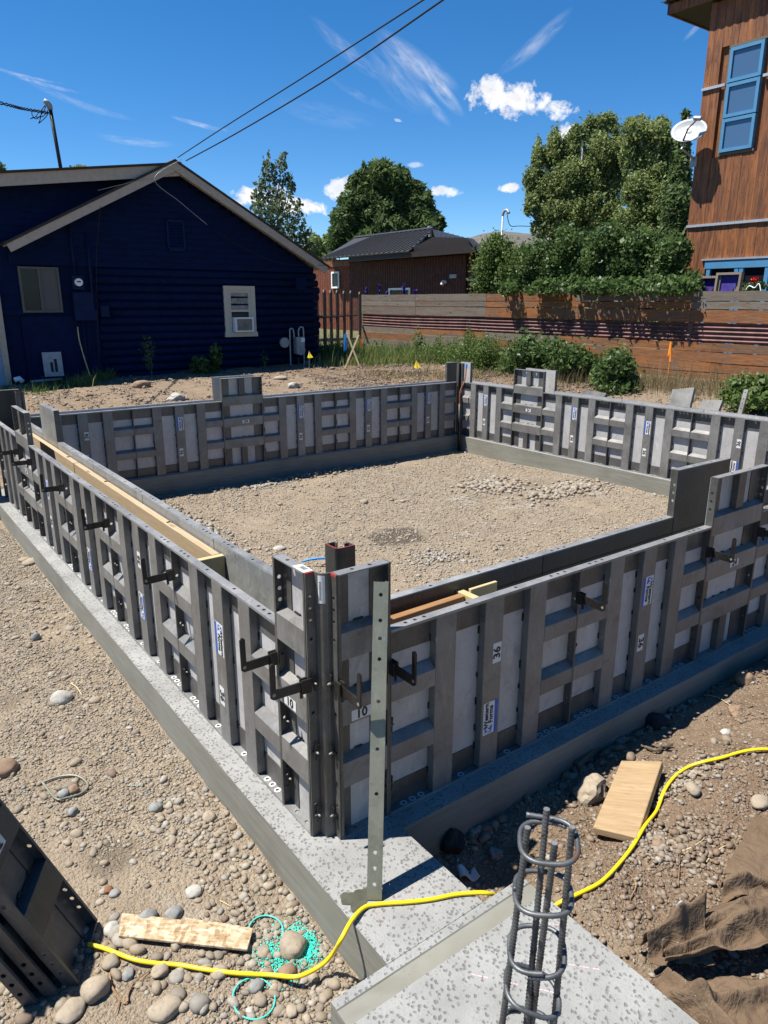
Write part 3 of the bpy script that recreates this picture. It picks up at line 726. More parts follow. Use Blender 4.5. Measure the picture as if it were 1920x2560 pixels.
# outer far corner: plain angle post
def far_outer(loc, rz, label):
    r = thing('outer_corner_post', label, 'corner post', loc, (0,0,rz), 'far outer corner posts')
    m = MB(); m.box(0,-.05,0,.094,-.044,1.209); m.box(.1,.0,0,.094,.094,1.209); m.build('flange', 'alu_dark', r)
    m = MB(); m.tube([(.06,-.02,0),(.06,-.02,1.209)], .03, 10); m.build('rounded_nose', 'alu_dark', r, smooth=True); return r
far_outer((XC+.256, YC+.25, 0), 0, 'grey corner post behind the far corner of the pit')
# dark plywood faced filler at the left far corner
t = thing('steel_filler_panel', 'rust brown tall filler panel at the far left corner', 'form panel', (0,0,0))
m = MB(); m.box(-.62, 7.12, 0, -.02, 7.14, 1.26); m.build('face_sheet', 'lumber_dark', t)
m = MB(); m.box(-.62, 7.11, 1.26, -.02, 7.16, 1.266); m.build('end_rail', 'alu_light', t)

# ---------------------------------------------------------------- brackets and wedge pins
def bracket_proto():
    r = thing('alignment_bracket', 'black', 'bracket')
    m = MB(); prof = [(0,-.022),(-.150,-.022),(-.162,-.012),(-.162,.125),(-.154,.134),(-.146,.134),(-.138,.125),(-.138,.020),(0,.020)]
    m.prism(prof, 'x', -.0035, .0035); m.build('hooked_arm', 'steel_black', r)
    m = MB(); m.box(-.014,-.03,-.03,-.0045,.012,.03); m.box(.0045,-.03,-.03,.014,.012,.03); m.box(-.004,-.034,-.052,.004,-.022,-.024); m.build('clamp', 'steel_black', r)
    m = MB(); m.ring((.0037,-.148,0), .0, .008, 'x', 10); m.cyl((-.0042,-.148,0),(.0042,-.148,0), .0075, 10); m.build('rivet', 'alu_light', r)
    return r
BP = bracket_proto(); remember(None)
brs = [((.355,-.001,.74),0,'bracket on the right wall beside the leaning channel post'), ((1.565,-.001,.75),0,'bracket at the first panel seam of the near right wall'),
       ((2.78,-.001,.745),0,'bracket beside the tall panel of the near right wall'), ((3.39,-.001,.76),0,'bracket at the right edge of the photo beside the tall panel'),
       ((-.001,.355,.745),-90,'bracket at the left edge of the slim panel near the corner'), ((-.001,1.565,.745),-90,'bracket at the first panel seam of the near left wall'),
       ((-.001,2.78,.745),-90,'bracket at the second panel seam of the near left wall'), ((-.001,3.995,.745),-90,'bracket at the third panel seam of the near left wall'),
       ((-.001,5.21,.745),-90,'bracket on the near side of the tall panel, left wall'), ((-.001,5.82,.745),-90,'bracket on the far side of the tall panel, left wall'),
       ((-.002,.088,.735),-90,'bracket bolted to the left flange of the near corner post'), ((.088,-.002,.735),0,'bracket bolted to the right flange of the near corner post')]
for i, (loc, rz, lab) in enumerate(brs):
    if i == 0: o = BP; o.location = loc; o.rotation_euler = (0,0,R(rz)); o['label'] = 'black steel hooked '+lab; o['group'] = 'hooked alignment brackets'
    else: copy_tree(BP, loc, (random.uniform(-.03,.03), 0, R(rz+random.uniform(-4,4))), 'black steel hooked '+lab, None, 'hooked alignment brackets')
def pin_proto():
    r = thing('wedge_pin', 'pin', 'wedge pin')
    m = MB(); m.tube([(0,.004,0),(0,-.020,0),(0,-.027,0),(0,-.030,0)], [.0062,.0062,.004,.002], 10); m.build('pin', 'alu', r, smooth=True)
    m = MB(); m.prism([(-.004,-.035),(.004,-.035),(.007,.038),(-.010,.042)], 'y', -.016, -.012); m.build('wedge', 'steel_black', r)
    return r
PP = pin_proto(); remember(None)
pins = []
lv = {.741: 'top', .42: 'middle', .115: 'bottom'}
for z in (.741, .42, .115):
    pins.append(((.024, .086, z), 0, f'{lv[z]} wedge pin on the left flange of the near corner post')); pins.append(((.086, .03, z), -90, f'{lv[z]} wedge pin on the right flange of the near corner post'))
wn = {'r': 'near right wall', 'l': 'near left wall'}
for i, s in enumerate((.35, 1.565, 2.78, 3.39)):
    for z in (.44, .145): pins.append(((s+.012, .026, z), 90, f'{"middle" if z > .3 else "bottom"} wedge pin {["by the channel post","one panel right of the corner","left of the tall panel","right of the tall panel"][i]}, near right wall'))
for i, s in enumerate((.35, 1.565, 2.78, 3.995, 5.21)):
    for z in (.44, .145): pins.append(((.026, s-.012, z), 0, f'{"middle" if z > .3 else "bottom"} wedge pin at the {ordn[i]} seam from the corner, near left wall'))
for i, s in enumerate((2.78, 3.39, 4.605, 5.82)):
    for z in (.74, .44, .145): pins.append(((s+.012, YC+.026, z), 90, f'{"top" if z > .6 else "middle" if z > .3 else "bottom"} wedge pin at the {ordn[i]} seam from the left, house side wall'))
for i, s in enumerate((5.80, 5.19, 3.975, 2.76)):
    for z in (.74, .44, .145): pins.append(((XC+.026, s+.012, z), 0, f'{"top" if z > .6 else "middle" if z > .3 else "bottom"} wedge pin at the {ordn[i]} seam from the far corner, fence side wall'))
for i, (loc, rz, lab) in enumerate(pins):
    o = PP if i == 0 else copy_tree(PP, loc, (0,0,0))
    o.location = loc; o.rotation_euler = (0, random.uniform(-.25,.25), R(rz)); o['label'] = lab; o['group'] = 'wedge pins'
# barcode sticker on the left filler's top
t = tag(link('barcode_label', None), 'white barcode sticker on top of the slim left panel', 'sticker')
m = MB(); m.box(.004, .10, 1.2093, .046, .19, 1.2100); m.build('sheet', 'label', t)
m = MB()
for k in range(12): m.box(.018, .125+k*.0035, 1.2102, .04, .125+k*.0035+random.choice((.0012,.002)), 1.2104)
m.build('barcode', 'ink', t)

# ---------------------------------------------------------------- leaning channel post (strongback)
def channel(name, label, a, b, wdir, w=.058, d=.038, group=None, mat='steel_galv'):
    a, b = Vector(a), Vector(b); z = (b-a).normalized(); x = Vector(wdir); x = (x-z*x.dot(z)).normalized(); y = z.cross(x); L = (b-a).length
    M = Matrix((x, y, z)).transposed().to_4x4(); M.translation = a
    r = thing(name, label, 'channel post', a, M.to_euler(), group)
    hs = [.06, .12, .18] + [L*.33, L*.47, L*.62] + [L-.30, L-.22, L-.15, L-.05]
    m = MB(); P = Matrix(((0,1,0,-w/2),(0,0,1,0),(1,0,0,0),(0,0,0,1))); m.plate(L, w, .0035, [(h, w/2) for h in hs], .008, P); m.build('web', mat, r)
    for s in (-1, 1):
        m = MB(); x0 = s*(w/2-.0035) if s > 0 else -w/2
        P = Matrix(((0,0,1,x0),(0,1,0,.0036),(1,0,0,0),(0,0,0,1))); m.plate(L, d-.0036, .0035, [(h, d*.5) for h in hs[:3]+hs[-2:]], .006, P); m.build('flange', mat, r)
        m = MB(); m.box(s*(w/2-.004), d-.0035, 0, s*(w/2-.016), d, L); m.build('lip', mat, r)
    return r
channel('channel_post', 'olive grey perforated steel channel leaning against the right wall by the near corner', (.012, -.350, .004), (.262, -.052, 1.160), (.79, -.61, 0))
# damp stain under its foot
m = MB(); pts = []
for k in range(26):
    a = 2*math.pi*k/26; r_ = .055*(1+.25*math.sin(3*a+1)+.12*math.sin(7*a)); pts.append((-.035+1.1*r_*math.cos(a), -.305+.95*r_*math.sin(a)))
m.prism(pts, 'z', .0008, .0022); tag(m.build('damp_stain', 'puddle'), 'dark damp stain on the footing at the channel post foot', 'stain')

# ---------------------------------------------------------------- concrete footing and pad
def wobble(x0, y0, x1, y1, n, amp):
    out = []
    for i in range(n):
        t = i/n; out.append((x0+(x1-x0)*t, y0+(y1-y0)*t, amp*math.sin(i*1.7+x0*9)+amp*.6*math.sin(i*.61+2)))
    return out
def footing():
    m = MB(); f = -.012
    def bx(x0, y0, x1, y1, z1=0.0):
        b = len(m.v); m.box(x0, y0, -.5, x1, y1, z1, 1); m.mi[-5] = 0   # second face of the box is its top
    bx(-.112, -.60, .345, -.10); bx(-.112, -.10, .345, 7.5); bx(.345, -.10, 7.6, .42); bx(.345, 6.995, 7.6, 7.5); bx(7.052, .42, 7.6, 6.995); bx(.345, .42, .40, 6.995)
    o = m.build('footing', ['conc_top', 'conc_side']); struct(o)
    # rough cement lip along the near top edge
    r = MB()
    for i in range(90):
        y = -.58+i*.066+random.uniform(-.02,.02); h = random.uniform(.0015,.004); r.box(-.112+random.uniform(.0,.004), y, .0002, -.112+random.uniform(.008,.018), y+random.uniform(.02,.06), h)
    o2 = r.build('rough_edge', 'conc_top', o, kind='stuff')
    p = MB(); x0, x1 = -.345, .565
    prof = [(-.600,-.5),(-.600,-.002),(-.636,-.002),(-.640,-.0065),(-.702,-.0085),(-.706,-.0050),(-1.52,-.005),(-1.52,-.5)]
    n = len(prof); vs = [(x0, a, b) for a, b in prof]+[(x1, a, b) for a, b in prof]; fs = []; mi = []
    p.add(vs, [tuple(range(n))[::-1], tuple(range(n, 2*n))], 1)
    for i in range(n):
        j = (i+1) % n; p.add([vs[i], vs[j], vs[n+j], vs[n+i]], [(0,1,2,3)], 0 if i in (1, 5) else 1)
    struct(p.build('footing_pad', ['conc_top', 'conc_side']))
footing()
# pink chalk lines on the pad
for k, (x0, y0, x1, y1) in enumerate(((.36,-.93,.47,-1.05),(.10,-.80,.28,-1.02),(.46,-.80,.52,-.86),(-.05,-.95,.2,-1.3))):
    m = MB(); d = Vector((x1-x0, y1-y0, 0)); q = Vector((-d.y, d.x, 0)).normalized()*.0018
    N = 14
    for i in range(N):
        if random.random() < .35: continue
        a = Vector((x0,y0,-.0042))+d*(i/N); b = Vector((x0,y0,-.0042))+d*((i+.8)/N)
        m.add([a-q, b-q, b+q, a+q], [(0,1,2,3)])
    tag(m.build('chalk_line', 'pink'), f'faint pink chalk line snapped on the pad, {["by its right edge","running toward the rebar cage","the short one near the yellow cord","the long one under the rebar cage"][k]}', 'chalk line', 'pink chalk lines on the pad')

# ---------------------------------------------------------------- lumber blocking inside the walls
def plank(name, label, cat, loc, size, rot, mat, group=None, bev=.002):
    m = MB(); a, b, c = size; m.box(-a/2, -b/2, -c/2, a/2, b/2, c/2); o = m.build(name, mat, None, loc, rot)
    md = o.modifiers.new('bevel', 'BEVEL'); md.width = bev; md.segments = 1
    return tag(o, label, cat, group)
G1 = 'lumber blocking in the left wall'
plank('blocking_plank', 'long pale plank standing on edge inside the left wall, near half', 'plank', (.222, 2.93, .785), (2.94, .045, .13), (0,0,R(90)), 'lumber', G1)
plank('blocking_plank', 'greyer plank standing on edge inside the left wall, far half', 'plank', (.222, 5.62, .785), (2.40, .045, .13), (0,0,R(90)), 'lumber', G1)
plank('blocking_end', 'short board closing the end of the left wall blocking', 'board', (.152, 1.432, .76), (.20, .038, .18), (0,0,0), 'lumber_bright', G1)
G2 = 'lumber blocking in the right wall'
plank('blocking_plank', 'orange brown plank on edge inside the right wall behind the channel post', 'plank', (.64, .205, .785), (.60, .04, .13), (0,0,R(1)), 'lumber_stain', G2)
plank('blocking_end', 'yellow end block of the right wall blocking', 'board', (.963, .19, .79), (.04, .135, .13), (0,0,0), 'lumber_bright', G2)
plank('blocking_strip', 'thin yellow board reaching past the end block inside the right wall', 'board', (1.075, .205, .845), (.18, .018, .05), (0,0,0), 'lumber_bright', G2)
for i, y in enumerate((2.2, 3.55, 4.7)):
    m = MB(); m.tube([(.215,y,.852),(.235,y+.01,.853),(.245,y-.01,.853)], .006, 6); tag(m.build('bark_chip', 'lumber_dark'), f'dark chip on top of the long left wall plank, {["nearest","middle","farthest"][i]} of three', 'chip', 'chips on the long plank')
# red marking line on the left inner face
m = MB(); m.box(.2540, 1.5, .80, .2556, 4.6, .8025); tag(m.build('marking_line', 'redpaint'), 'thin red snap line on the inner face of the left wall form', 'snap line')
m = MB(); m.box(.30, .2530, .80, 5.9, .2552, .8025); tag(m.build('marking_line', 'ink'), 'thin dark snap line on the inner face of the right wall form', 'snap line')
# ---------------------------------------------------------------- ground
def sm(a, b, x): t = np.clip((x-a)/(b-a), 0, 1); return t*t*(3-2*t)
_perm = rng.permutation(512)
_val = rng.random((256, 256))
def vnoise(x, y, f, seed=0):
    x = np.asarray(x, float)*f+seed*17.3; y = np.asarray(y, float)*f+seed*9.1
    xi = np.floor(x).astype(int); yi = np.floor(y).astype(int); fx = x-xi; fy = y-yi
    fx = fx*fx*(3-2*fx); fy = fy*fy*(3-2*fy)
    v = lambda a, b: _val[a % 256, b % 256]
    return (v(xi,yi)*(1-fx)+v(xi+1,yi)*fx)*(1-fy)+(v(xi,yi+1)*(1-fx)+v(xi+1,yi+1)*fx)*fy-.5
def base_h(x, y):
    x = np.asarray(x, float); y = np.asarray(y, float)
    z = -.225+0*x
    # left outside strip sinks a little away from the camera
    z = z+.02*sm(1, 5, y)*(x < 0)
    # inside the forms
    ins = (x > .1) & (y > .1) & (x < 7.2) & (y < 7.2)
    z = np.where(ins, -.255+.05*sm(4.5, 7, x)*sm(6.5, 3, y), z)
    # bank on the right: near the wall low, rising to the viewer's right
    rb = sm(.02, -.25, y)*sm(.5, 1.0, x)
    zr = -.215+.06*sm(1.2, 2.0, x)+.05*sm(2.2, 3.2, x)+.16*sm(-.18, -.85, y)+.10*sm(-.9, -2.2, y)*sm(.8, 2.2, x)
    z = z*(1-rb)+zr*rb
    z = z-.09*np.exp(-(((x-.62)/.26)**2+((y+.34)/.16)**2))*(x > .34)
    pr_ = sm(.50, .62, x)*sm(-.52, -.70, y); z = np.maximum(z, -.035*pr_-.5*(1-pr_))
    # rising ground behind the two far walls
    q = np.maximum(sm(7.5, 10.5, y)*1.0, 0); zfar = .02+.02*x+.27*sm(8, 14, y); zf2 = .08+.50*sm(8.2, 13.6, x)
    out = sm(7.35, 7.6, y); z = z*(1-out)+np.maximum(zfar, -.1)*out
    out2 = sm(7.45, 7.7, x); z = z*(1-out2)+np.maximum(zf2, zfar*out+z*(1-out))*out2
    far = sm(30, 120, np.hypot(x-5, y-5)); z = z*(1-far)+.3*far
    return z
def ground_h(x, y):
    z = base_h(x, y)
    near = 1-sm(14, 26, np.hypot(np.asarray(x, float)-3, np.asarray(y, float)-4))
    rough = 1+1.3*(sm(.02, -.3, np.asarray(y, float))*sm(.4, 1.0, np.asarray(x, float)))+1.5*sm(7.6, 8.2, y)
    z = z+near*rough*(.030*vnoise(x, y, 1.3, 1)+.018*vnoise(x, y, 4, 2)+.013*vnoise(x, y, 11, 3)+.009*vnoise(x, y, 27, 4))
    return z
def gh(x, y): return float(ground_h(np.array([x]), np.array([y]))[0])
def gp(px, py, dz=0.0):
    """point of the ground seen at a pixel of the photograph"""
    z = -.2
    for _ in range(25):
        p = g(px, py, z); zn = gh(p.x, p.y)+dz
        if abs(zn-z) < 1e-4: break
        z = z+.6*(zn-z)
    return g(px, py, z)
def axis(lo, hi, step, far, grow=1.22):
    a = list(np.arange(lo, hi+1e-6, step)); s = step; v = hi
    while v < far: s *= grow; v += s; a.append(v)
    s = step; v = lo
    while v > -far: s *= grow; v -= s; a.insert(0, v)
    return np.array(a)
ax = axis(-2.6, 9.5, .034, 2600); ay = axis(-2.3, 9.2, .034, 2600)
X_, Y_ = np.meshgrid(ax, ay); Z_ = ground_h(X_.ravel(), Y_.ravel()).reshape(X_.shape)
me = bpy.data.meshes.new('ground'); nx, ny = len(ax), len(ay)
co_ = np.stack([X_, Y_, Z_], -1).reshape(-1, 3); me.vertices.add(nx*ny); me.vertices.foreach_set('co', co_.ravel())
idx = np.arange(nx*ny).reshape(ny, nx); q = np.stack([idx[:-1,:-1], idx[:-1,1:], idx[1:,1:], idx[1:,:-1]], -1).reshape(-1, 4)
me.loops.add(q.size); me.loops.foreach_set('vertex_index', q.ravel()); me.polygons.add(len(q)); me.polygons.foreach_set('loop_start', np.arange(0, q.size, 4)); me.polygons.foreach_set('loop_total', np.full(len(q), 4))
me.update(); me.polygons.foreach_set('use_smooth', [True]*len(q))
ca = me.color_attributes.new('zone', 'FLOAT_COLOR', 'POINT')
xx, yy = co_[:,0], co_[:,1]
brown = np.clip(sm(.1, -.4, yy)*sm(.4, .9, xx)*.85+sm(7.4, 8.2, yy)*.55+sm(7.5, 8.5, xx)*.5, 0, 1)
grass = np.clip(sm(16, 22, np.hypot(xx-3, yy-4)), 0, 1)
damp = np.zeros_like(xx)
def dampspot(px, py, rx, ry, st=1.0, edge=.35):
    global damp
    p = gp(px, py); d = np.hypot((xx-p.x)/rx, (yy-p.y)/ry)+.5*vnoise(xx, yy, 14, 8)+.3*vnoise(xx, yy, 40, 9)
    damp = np.maximum(damp, st*(1-sm(1-edge, 1+edge*.3, d)))
dampspot(992, 1341, .34, .30, 1.0, .2)
for a in ((560,1695+440,.07,.07,.5),(290,2145,.12,.14,.55),(720,2435,.05,.05,.7),(30,1750,.12,.15,.35),(1180,1245,.25,.12,.25),(1330,1210,.35,.2,.3),(100,1630,.1,.1,.3),(680,2170,.06,.06,.35)): dampspot(*a)
ca.data.foreach_set('color', np.stack([brown, grass, damp, np.ones_like(xx)], -1).ravel().astype(np.float32))
me.materials.append(MATS['soil']); struct(link('ground', me))

# ---------------------------------------------------------------- gravel, as merged stones
def ico(sub):
    bm = bmesh.new(); bmesh.ops.create_icosphere(bm, subdivisions=sub, radius=1.0); bm.verts.ensure_lookup_table()
    v = np.array([x.co[:] for x in bm.verts]); f = np.array([[w.index for w in x.verts] for x in bm.faces]); bm.free(); return v, f
ICO1, ICO2 = ico(1), ico(2)
def stones(name, pts, sizes, mat, base=ICO1, flat=(.35,.75), jit=.32, sink=.34, label=None, cat='gravel'):
    v, f = base; n = len(pts); nv = len(v)
    A = rng.uniform(0, 2*np.pi, n); ca_, sa = np.cos(A), np.sin(A)
    sc = np.stack([rng.uniform(.8, 1.35, n), rng.uniform(.65, 1.05, n), rng.uniform(*flat, n)], -1)*sizes[:, None]
    P = v[None]*(1+rng.uniform(-jit, jit, (n, nv, 1)))*sc[:, None]
    tl = rng.normal(0, .22, n); c, s_ = np.cos(tl), np.sin(tl)
    y, z = P[...,1]*c[:,None]-P[...,2]*s_[:,None], P[...,1]*s_[:,None]+P[...,2]*c[:,None]
    x = P[...,0]; X = x*ca_[:,None]-y*sa[:,None]; Y = x*sa[:,None]+y*ca_[:,None]
    Q = np.stack([X+pts[:,0:1], Y+pts[:,1:2], z+(pts[:,2]+sc[:,2]*(1-2*sink))[:,None]], -1).reshape(-1, 3)
    F = (f[None]+np.arange(n)[:,None,None]*nv).reshape(-1, 3)
    me = bpy.data.meshes.new(name); me.vertices.add(len(Q)); me.vertices.foreach_set('co', Q.ravel()); me.loops.add(F.size); me.loops.foreach_set('vertex_index', F.ravel().astype(np.int32))
    me.polygons.add(len(F)); me.polygons.foreach_set('loop_start', np.arange(0, F.size, 3)); me.polygons.foreach_set('loop_total', np.full(len(F), 3)); me.update()
    if base is ICO2: me.polygons.foreach_set('use_smooth', [True]*len(F))
    me.materials.append(MATS[mat]); o = link(name, me); return tag(o, label or name, cat, None, 'stuff')
FOOT = [(-.125,-.62,.36,-.09),(-.125,-.11,.42,7.52),(.34,-.11,7.62,.43),(.34,6.98,7.62,7.52),(7.04,.3,7.62,7.2),(-.36,-1.53,.58,-.59)]
def inview(P, m=60):
    v = P-CAM; z = v@fw; px = 960+FPX*(v@rt)/np.maximum(z, 1e-3); py = 1280-FPX*(v@up)/np.maximum(z, 1e-3)
    return (z > .3) & (px > -m-150) & (px < 1920+m+150) & (py > 500) & (py < 2560+m+150)
def scatter(n, x0, x1, y0, y1, clump=None, cs=2.2, thr=-.5):
    x = rng.uniform(x0, x1, n); y = rng.uniform(y0, y1, n); k = np.ones(n, bool)
    for a, b, c, d in FOOT: k &= ~((x > a) & (x < c) & (y > b) & (y < d))
    if clump is not None: k &= (vnoise(x, y, cs, clump)+.5*vnoise(x, y, cs*3, clump+1)+rng.normal(0, .12, n)) > thr
    x, y = x[k], y[k]; P = np.stack([x, y, ground_h(x, y)], -1); return P[inview(P)]
def lognorm(n, med, sg, lo, hi): return np.clip(med*np.exp(rng.normal(0, sg, n)), lo, hi)
P = scatter(120000, -2.2, -.12, -1.6, 6.5, 5, 1.7, -.10); stones('gravel', P, lognorm(len(P), .0055, .45, .003, .015), 'stones', label='fine river gravel strewn left of the footing')
P = scatter(1900, -2.2, -.12, -1.6, 6.5, 6, 1.6, -.02); stones('pebbles', P, lognorm(len(P), .015, .33, .009, .03), 'stones', ICO2, (.45,.75), .09, .36, 'rounded pebbles on the ground left of the footing', 'pebbles')
P = scatter(120, -2.2, -.14, -1.6, 5.5, 7, 1.2, .0); stones('cobbles', P, lognorm(len(P), .027, .25, .02, .042), 'stones', ICO2, (.5,.75), .08, .4, 'rounded cobbles half sunk left of the footing', 'cobbles')
P = scatter(480, -1.35, -.35, -.75, .35, 9, 3, -.15); stones('pebbles', P, lognorm(len(P), .019, .3, .012, .034), 'stones', ICO2, (.5,.75), .08, .34, 'bed of larger pebbles round the leaning steel panel', 'pebbles')
P = scatter(600, -.42, -.13, -.45, 1.0, None); P = P[rng.random(len(P)) < .75]; stones('pebbles', P, lognorm(len(P), .013, .3, .008, .022), 'stones', ICO2, (.5,.75), .08, .32, 'row of pebbles heaped along the foot of the footing', 'pebbles')
P = scatter(80000, .3, 7.06, .3, 7.0, 15, 1.1, -.3); stones('gravel', P, lognorm(len(P), .0072, .45, .003, .020), 'stones_tan', label='coarse gravel inside the ring of forms')
P = scatter(1500, .3, 7.06, .3, 7.0, 16, 1.4, .06); stones('pebbles', P, lognorm(len(P), .020, .3, .012, .038), 'stones_tan', ICO1, (.4,.7), .15, .25, 'pebbles scattered inside the ring of forms', 'pebbles')
def pile(px, py, rx, ry, n, med, mat, label, base=ICO1):
    p = gp(px, py); x = p.x+rng.normal(0, rx/2, n); y = p.y+rng.normal(0, ry/2, n); k = np.ones(n, bool)
    for a, b, c, d in FOOT: k &= ~((x > a) & (x < c) & (y > b) & (y < d))
    x, y = x[k], y[k]; d = np.hypot((x-p.x)/rx, (y-p.y)/ry); P = np.stack([x, y, ground_h(x, y)+np.maximum(0, .9-d)*med*.8], -1)
    stones('stone_heap', P, lognorm(len(P), med, .35, med*.5, med*2.4), mat, base, (.45,.75), .14, .2, label, 'stones')
pile(1225, 1215, .42, .42, 420, .026, 'stones_tan', 'pale stone heap in the middle right of the pit')
pile(1420, 1225, .8, .3, 380, .026, 'stones_tan', 'band of pale stones by the fence side footing')
pile(500, 1330, .22, .55, 420, .024, 'stones_white', 'heap of pale stones behind the left wall form'); pile(430, 1290, .2, .7, 260, .022, 'stones', 'stones along the inside of the left wall form')
pile(660, 1215, .35, .15, 260, .014, 'stones_white', 'small light gravel patch near the blue house wall shadow')
pile(740, 1195, 1.6, .18, 260, .020, 'stones', 'stones in the shade at the foot of the far footing')
pile(1090, 1395, .35, .25, 300, .012, 'stones_white', 'light gravel patch behind the corner post')
P = scatter(26000, .56, 4.6, -2.0, -.1, 25, 2.4, -.12); stones('gravel', P, lognorm(len(P), .0065, .45, .003, .018), 'stones_dirt', label='dirty gravel on the brown bank at right')
P = scatter(300, .56, 4.6, -1.7, -.1, 26, 2.0, .08); stones('clods', P, lognorm(len(P), .018, .4, .010, .05), 'stones_dirt', ICO2, (.5,.9), .12, .3, 'earth clods and pebbles on the brown bank at right', 'clods')
pile(1700, 1960, .25, .10, 260, .010, 'stones', 'gravel trail beside the yellow cord on the bank'); pile(1640, 2120, .12, .1, 160, .009, 'stones', 'gravel patch by the lumber block')
pile(1720, 2120, .18, .16, 420, .0095, 'stones_dirt', 'crumbled dark earth clods above the fabric', ICO1)
pile(1200, 2080, .16, .05, 150, .014, 'stones_dirt', 'wet stones in the shaded trench'); pile(1560, 1850, .8, .06, 260, .018, 'stones_dirt', 'stones in the shade at the foot of the right footing')
P = scatter(22000, -3, 12, 7.55, 16.4, 35, 1.2, -.1); stones('gravel', P, lognorm(len(P), .017, .4, .010, .06), 'stones_dirt', label='stony soil between the far wall and the blue house')
P = scatter(26000, 7.6, 13.8, 1, 14, 36, 1.2, -.3); stones('gravel', P, lognorm(len(P), .018, .4, .010, .05), 'stones_dirt', label='stony soil between the far wall and the board fence')
# teal chalk powder
p = gp(752, 2362); n = 1500; x = p.x+rng.normal(0, .028, n)+.02*rng.normal(0, 1, n)*(rng.random(n) < .3); y = p.y+rng.normal(0, .045, n); n2 = 900
p2 = gp(700, 2395); x = np.concatenate([x, p2.x+rng.normal(0, .05, n2)]); y = np.concatenate([y, p2.y+rng.normal(0, .05, n2)]); k = x < -.122; x, y = x[k], y[k]
stones('chalk_powder', np.stack([x, y, ground_h(x, y)+.004], -1), lognorm(len(x), .0028, .4, .001, .006), 'tealp', ICO1, (.4,.8), .2, .2, 'spilled teal marking powder on the gravel by the footing', 'powder')

# ---------------------------------------------------------------- single rocks
_rk = {}
def rock(px, py, w, mat, label, h=.6, el=1.0, ang=0.0, jag=.10, dz=0.0, seed=None):
    s = seed if seed is not None else random.randint(0, 9999); r_ = random.Random(s)
    p = gp(px, py); d = float(np.dot(np.array(p)-CAM, fw)); wm = w*d/FPX/2
    bm = bmesh.new(); bmesh.ops.create_icosphere(bm, subdivisions=3, radius=1.0); o3 = [r_.uniform(0, 60) for _ in range(3)]
    from mathutils import noise as mn
    for v in bm.verts:
        c = v.co.copy(); k = 1+jag*2.2*mn.noise(c*1.1+Vector(o3))+jag*.9*mn.noise(c*2.7+Vector(o3))
        if jag > .15:
            # broken stone: flatten along a few planes
            for q in range(5):
                nn = Vector((math.cos(q*1.9+s), math.sin(q*2.7+s), math.sin(q*1.3+s*.7))).normalized(); dd = c.dot(nn)
                if dd > .72: c = c-nn*(dd-.72)
        v.co = c*k
        v.co.x *= wm*el; v.co.y *= wm; v.co.z *= wm*h
    me = bpy.data.meshes.new('stone'); bm.to_mesh(me); bm.free(); me.polygons.foreach_set('use_smooth', [jag < .15]*len(me.polygons)); me.materials.append(MATS[mat])
    return tag(link('stone', me, None, (p.x, p.y, p.z+wm*h*.45+dz), (0, 0, ang)), label, 'stone', 'single stones')
RK = [(240,2480,66,'rock_tan','big rounded tan cobble below the leaning steel panel',.75,1.1,.4),(413,2530,66,'rock_tan','oval tan cobble at the bottom edge, left of the teal ring',.6,1.15,0),
 (178,2535,62,'rock_tan','oval cobble in the bottom left corner half in shade',.6,1.2,.3),(435,2290,42,'rock_grey','rounded grey cobble above the chipboard scrap',.7,1.1,.2),(368,2300,44,'rock_grey','jagged grey stone above the chipboard scrap',.8,1.1,0),
 (280,2330,40,'rock_pale','round pale cobble left of the chipboard scrap',.8,1,0),(732,2372,72,'rock_tan','tan stone beside the teal powder',.7,1.0,.9),(484,2232,40,'rock_pale','flat pale grey shell shaped stone near the footing',.5,1,.3),
 (524,2048,34,'rock_tan','red faced tan stone near the footing',.8,1,.2),(388,2025,36,'rock_grey','blue grey stone above the chipboard scrap',.7,1,0),(155,1753,46,'rock_pale','smooth pale stone on the gravel at left middle',.8,1.15,.2),
 (183,2035,27,'rock_grey','grey stone with a twig across it',.9,1,0),(270,2228,24,'rock_red','small orange red pebble',.7,1,0),(288,2236,26,'rock_grey','blue grey pebble next to the orange red one',.6,1,0),
 (159,1989,28,'rock_grey','grey pebble inside the rebar hoop',.8,1,0),(184,1978,28,'rock_brown','brown pebble inside the rebar hoop',.8,1,0),(15,1928,56,'rock_brown','brown rounded cobble at the left edge',.7,1.1,0),
 (90,1598,20,'rock_grey','grey stone standing in the gravel, left of the footing',1.2,1,0),(76,1408,32,'rock_tan','long tan cobble in the gravel, far left',.5,1.5,.6),(60,1402,24,'rock_tan','tan stone behind the long tan cobble',.5,1.2,.6),
 (720,2435,46,'rock_brown','dark brown clod beside the teal powder',.7,1,0),(640,2470,36,'rock_grey','grey stone inside the lower teal ring',.7,1.1,.4),(625,2530,20,'rock_pale','cream pebble inside the lower teal ring',.7,1,0),
 (730,2530,30,'rock_tan','oval tan cobble right of the lower teal ring',.6,1.2,1.3),(400,2430,40,'rock_tan','tan cobble just below the yellow cord',.6,1.2,.2),(278,2410,40,'rock_tan','rounded cobble below the end of the yellow cord',.7,1.1,.8),
 (660,2385,30,'rock_tan','tan stone between chipboard and powder',.7,1.1,.2),(320,2440,30,'rock_grey','grey cobble by the brown root',.7,1.2,1.0)]
for px, py, w, mt, lb, h, el, an in RK: rock(px, py, w, mt, lb, h, el, an)
rock(1478, 1990, 84, 'rock_tan', 'blocky tan boulder beside the lumber block', .85, 1.05, .3, .2)
rock(1812, 1836, 24, 'rock_pale', 'round white stone on the brown bank', .85, 1, 0); rock(1732, 1978, 34, 'rock_tan', 'oval brown grey stone right of the yellow cord', .8, 1.2, 1.2)
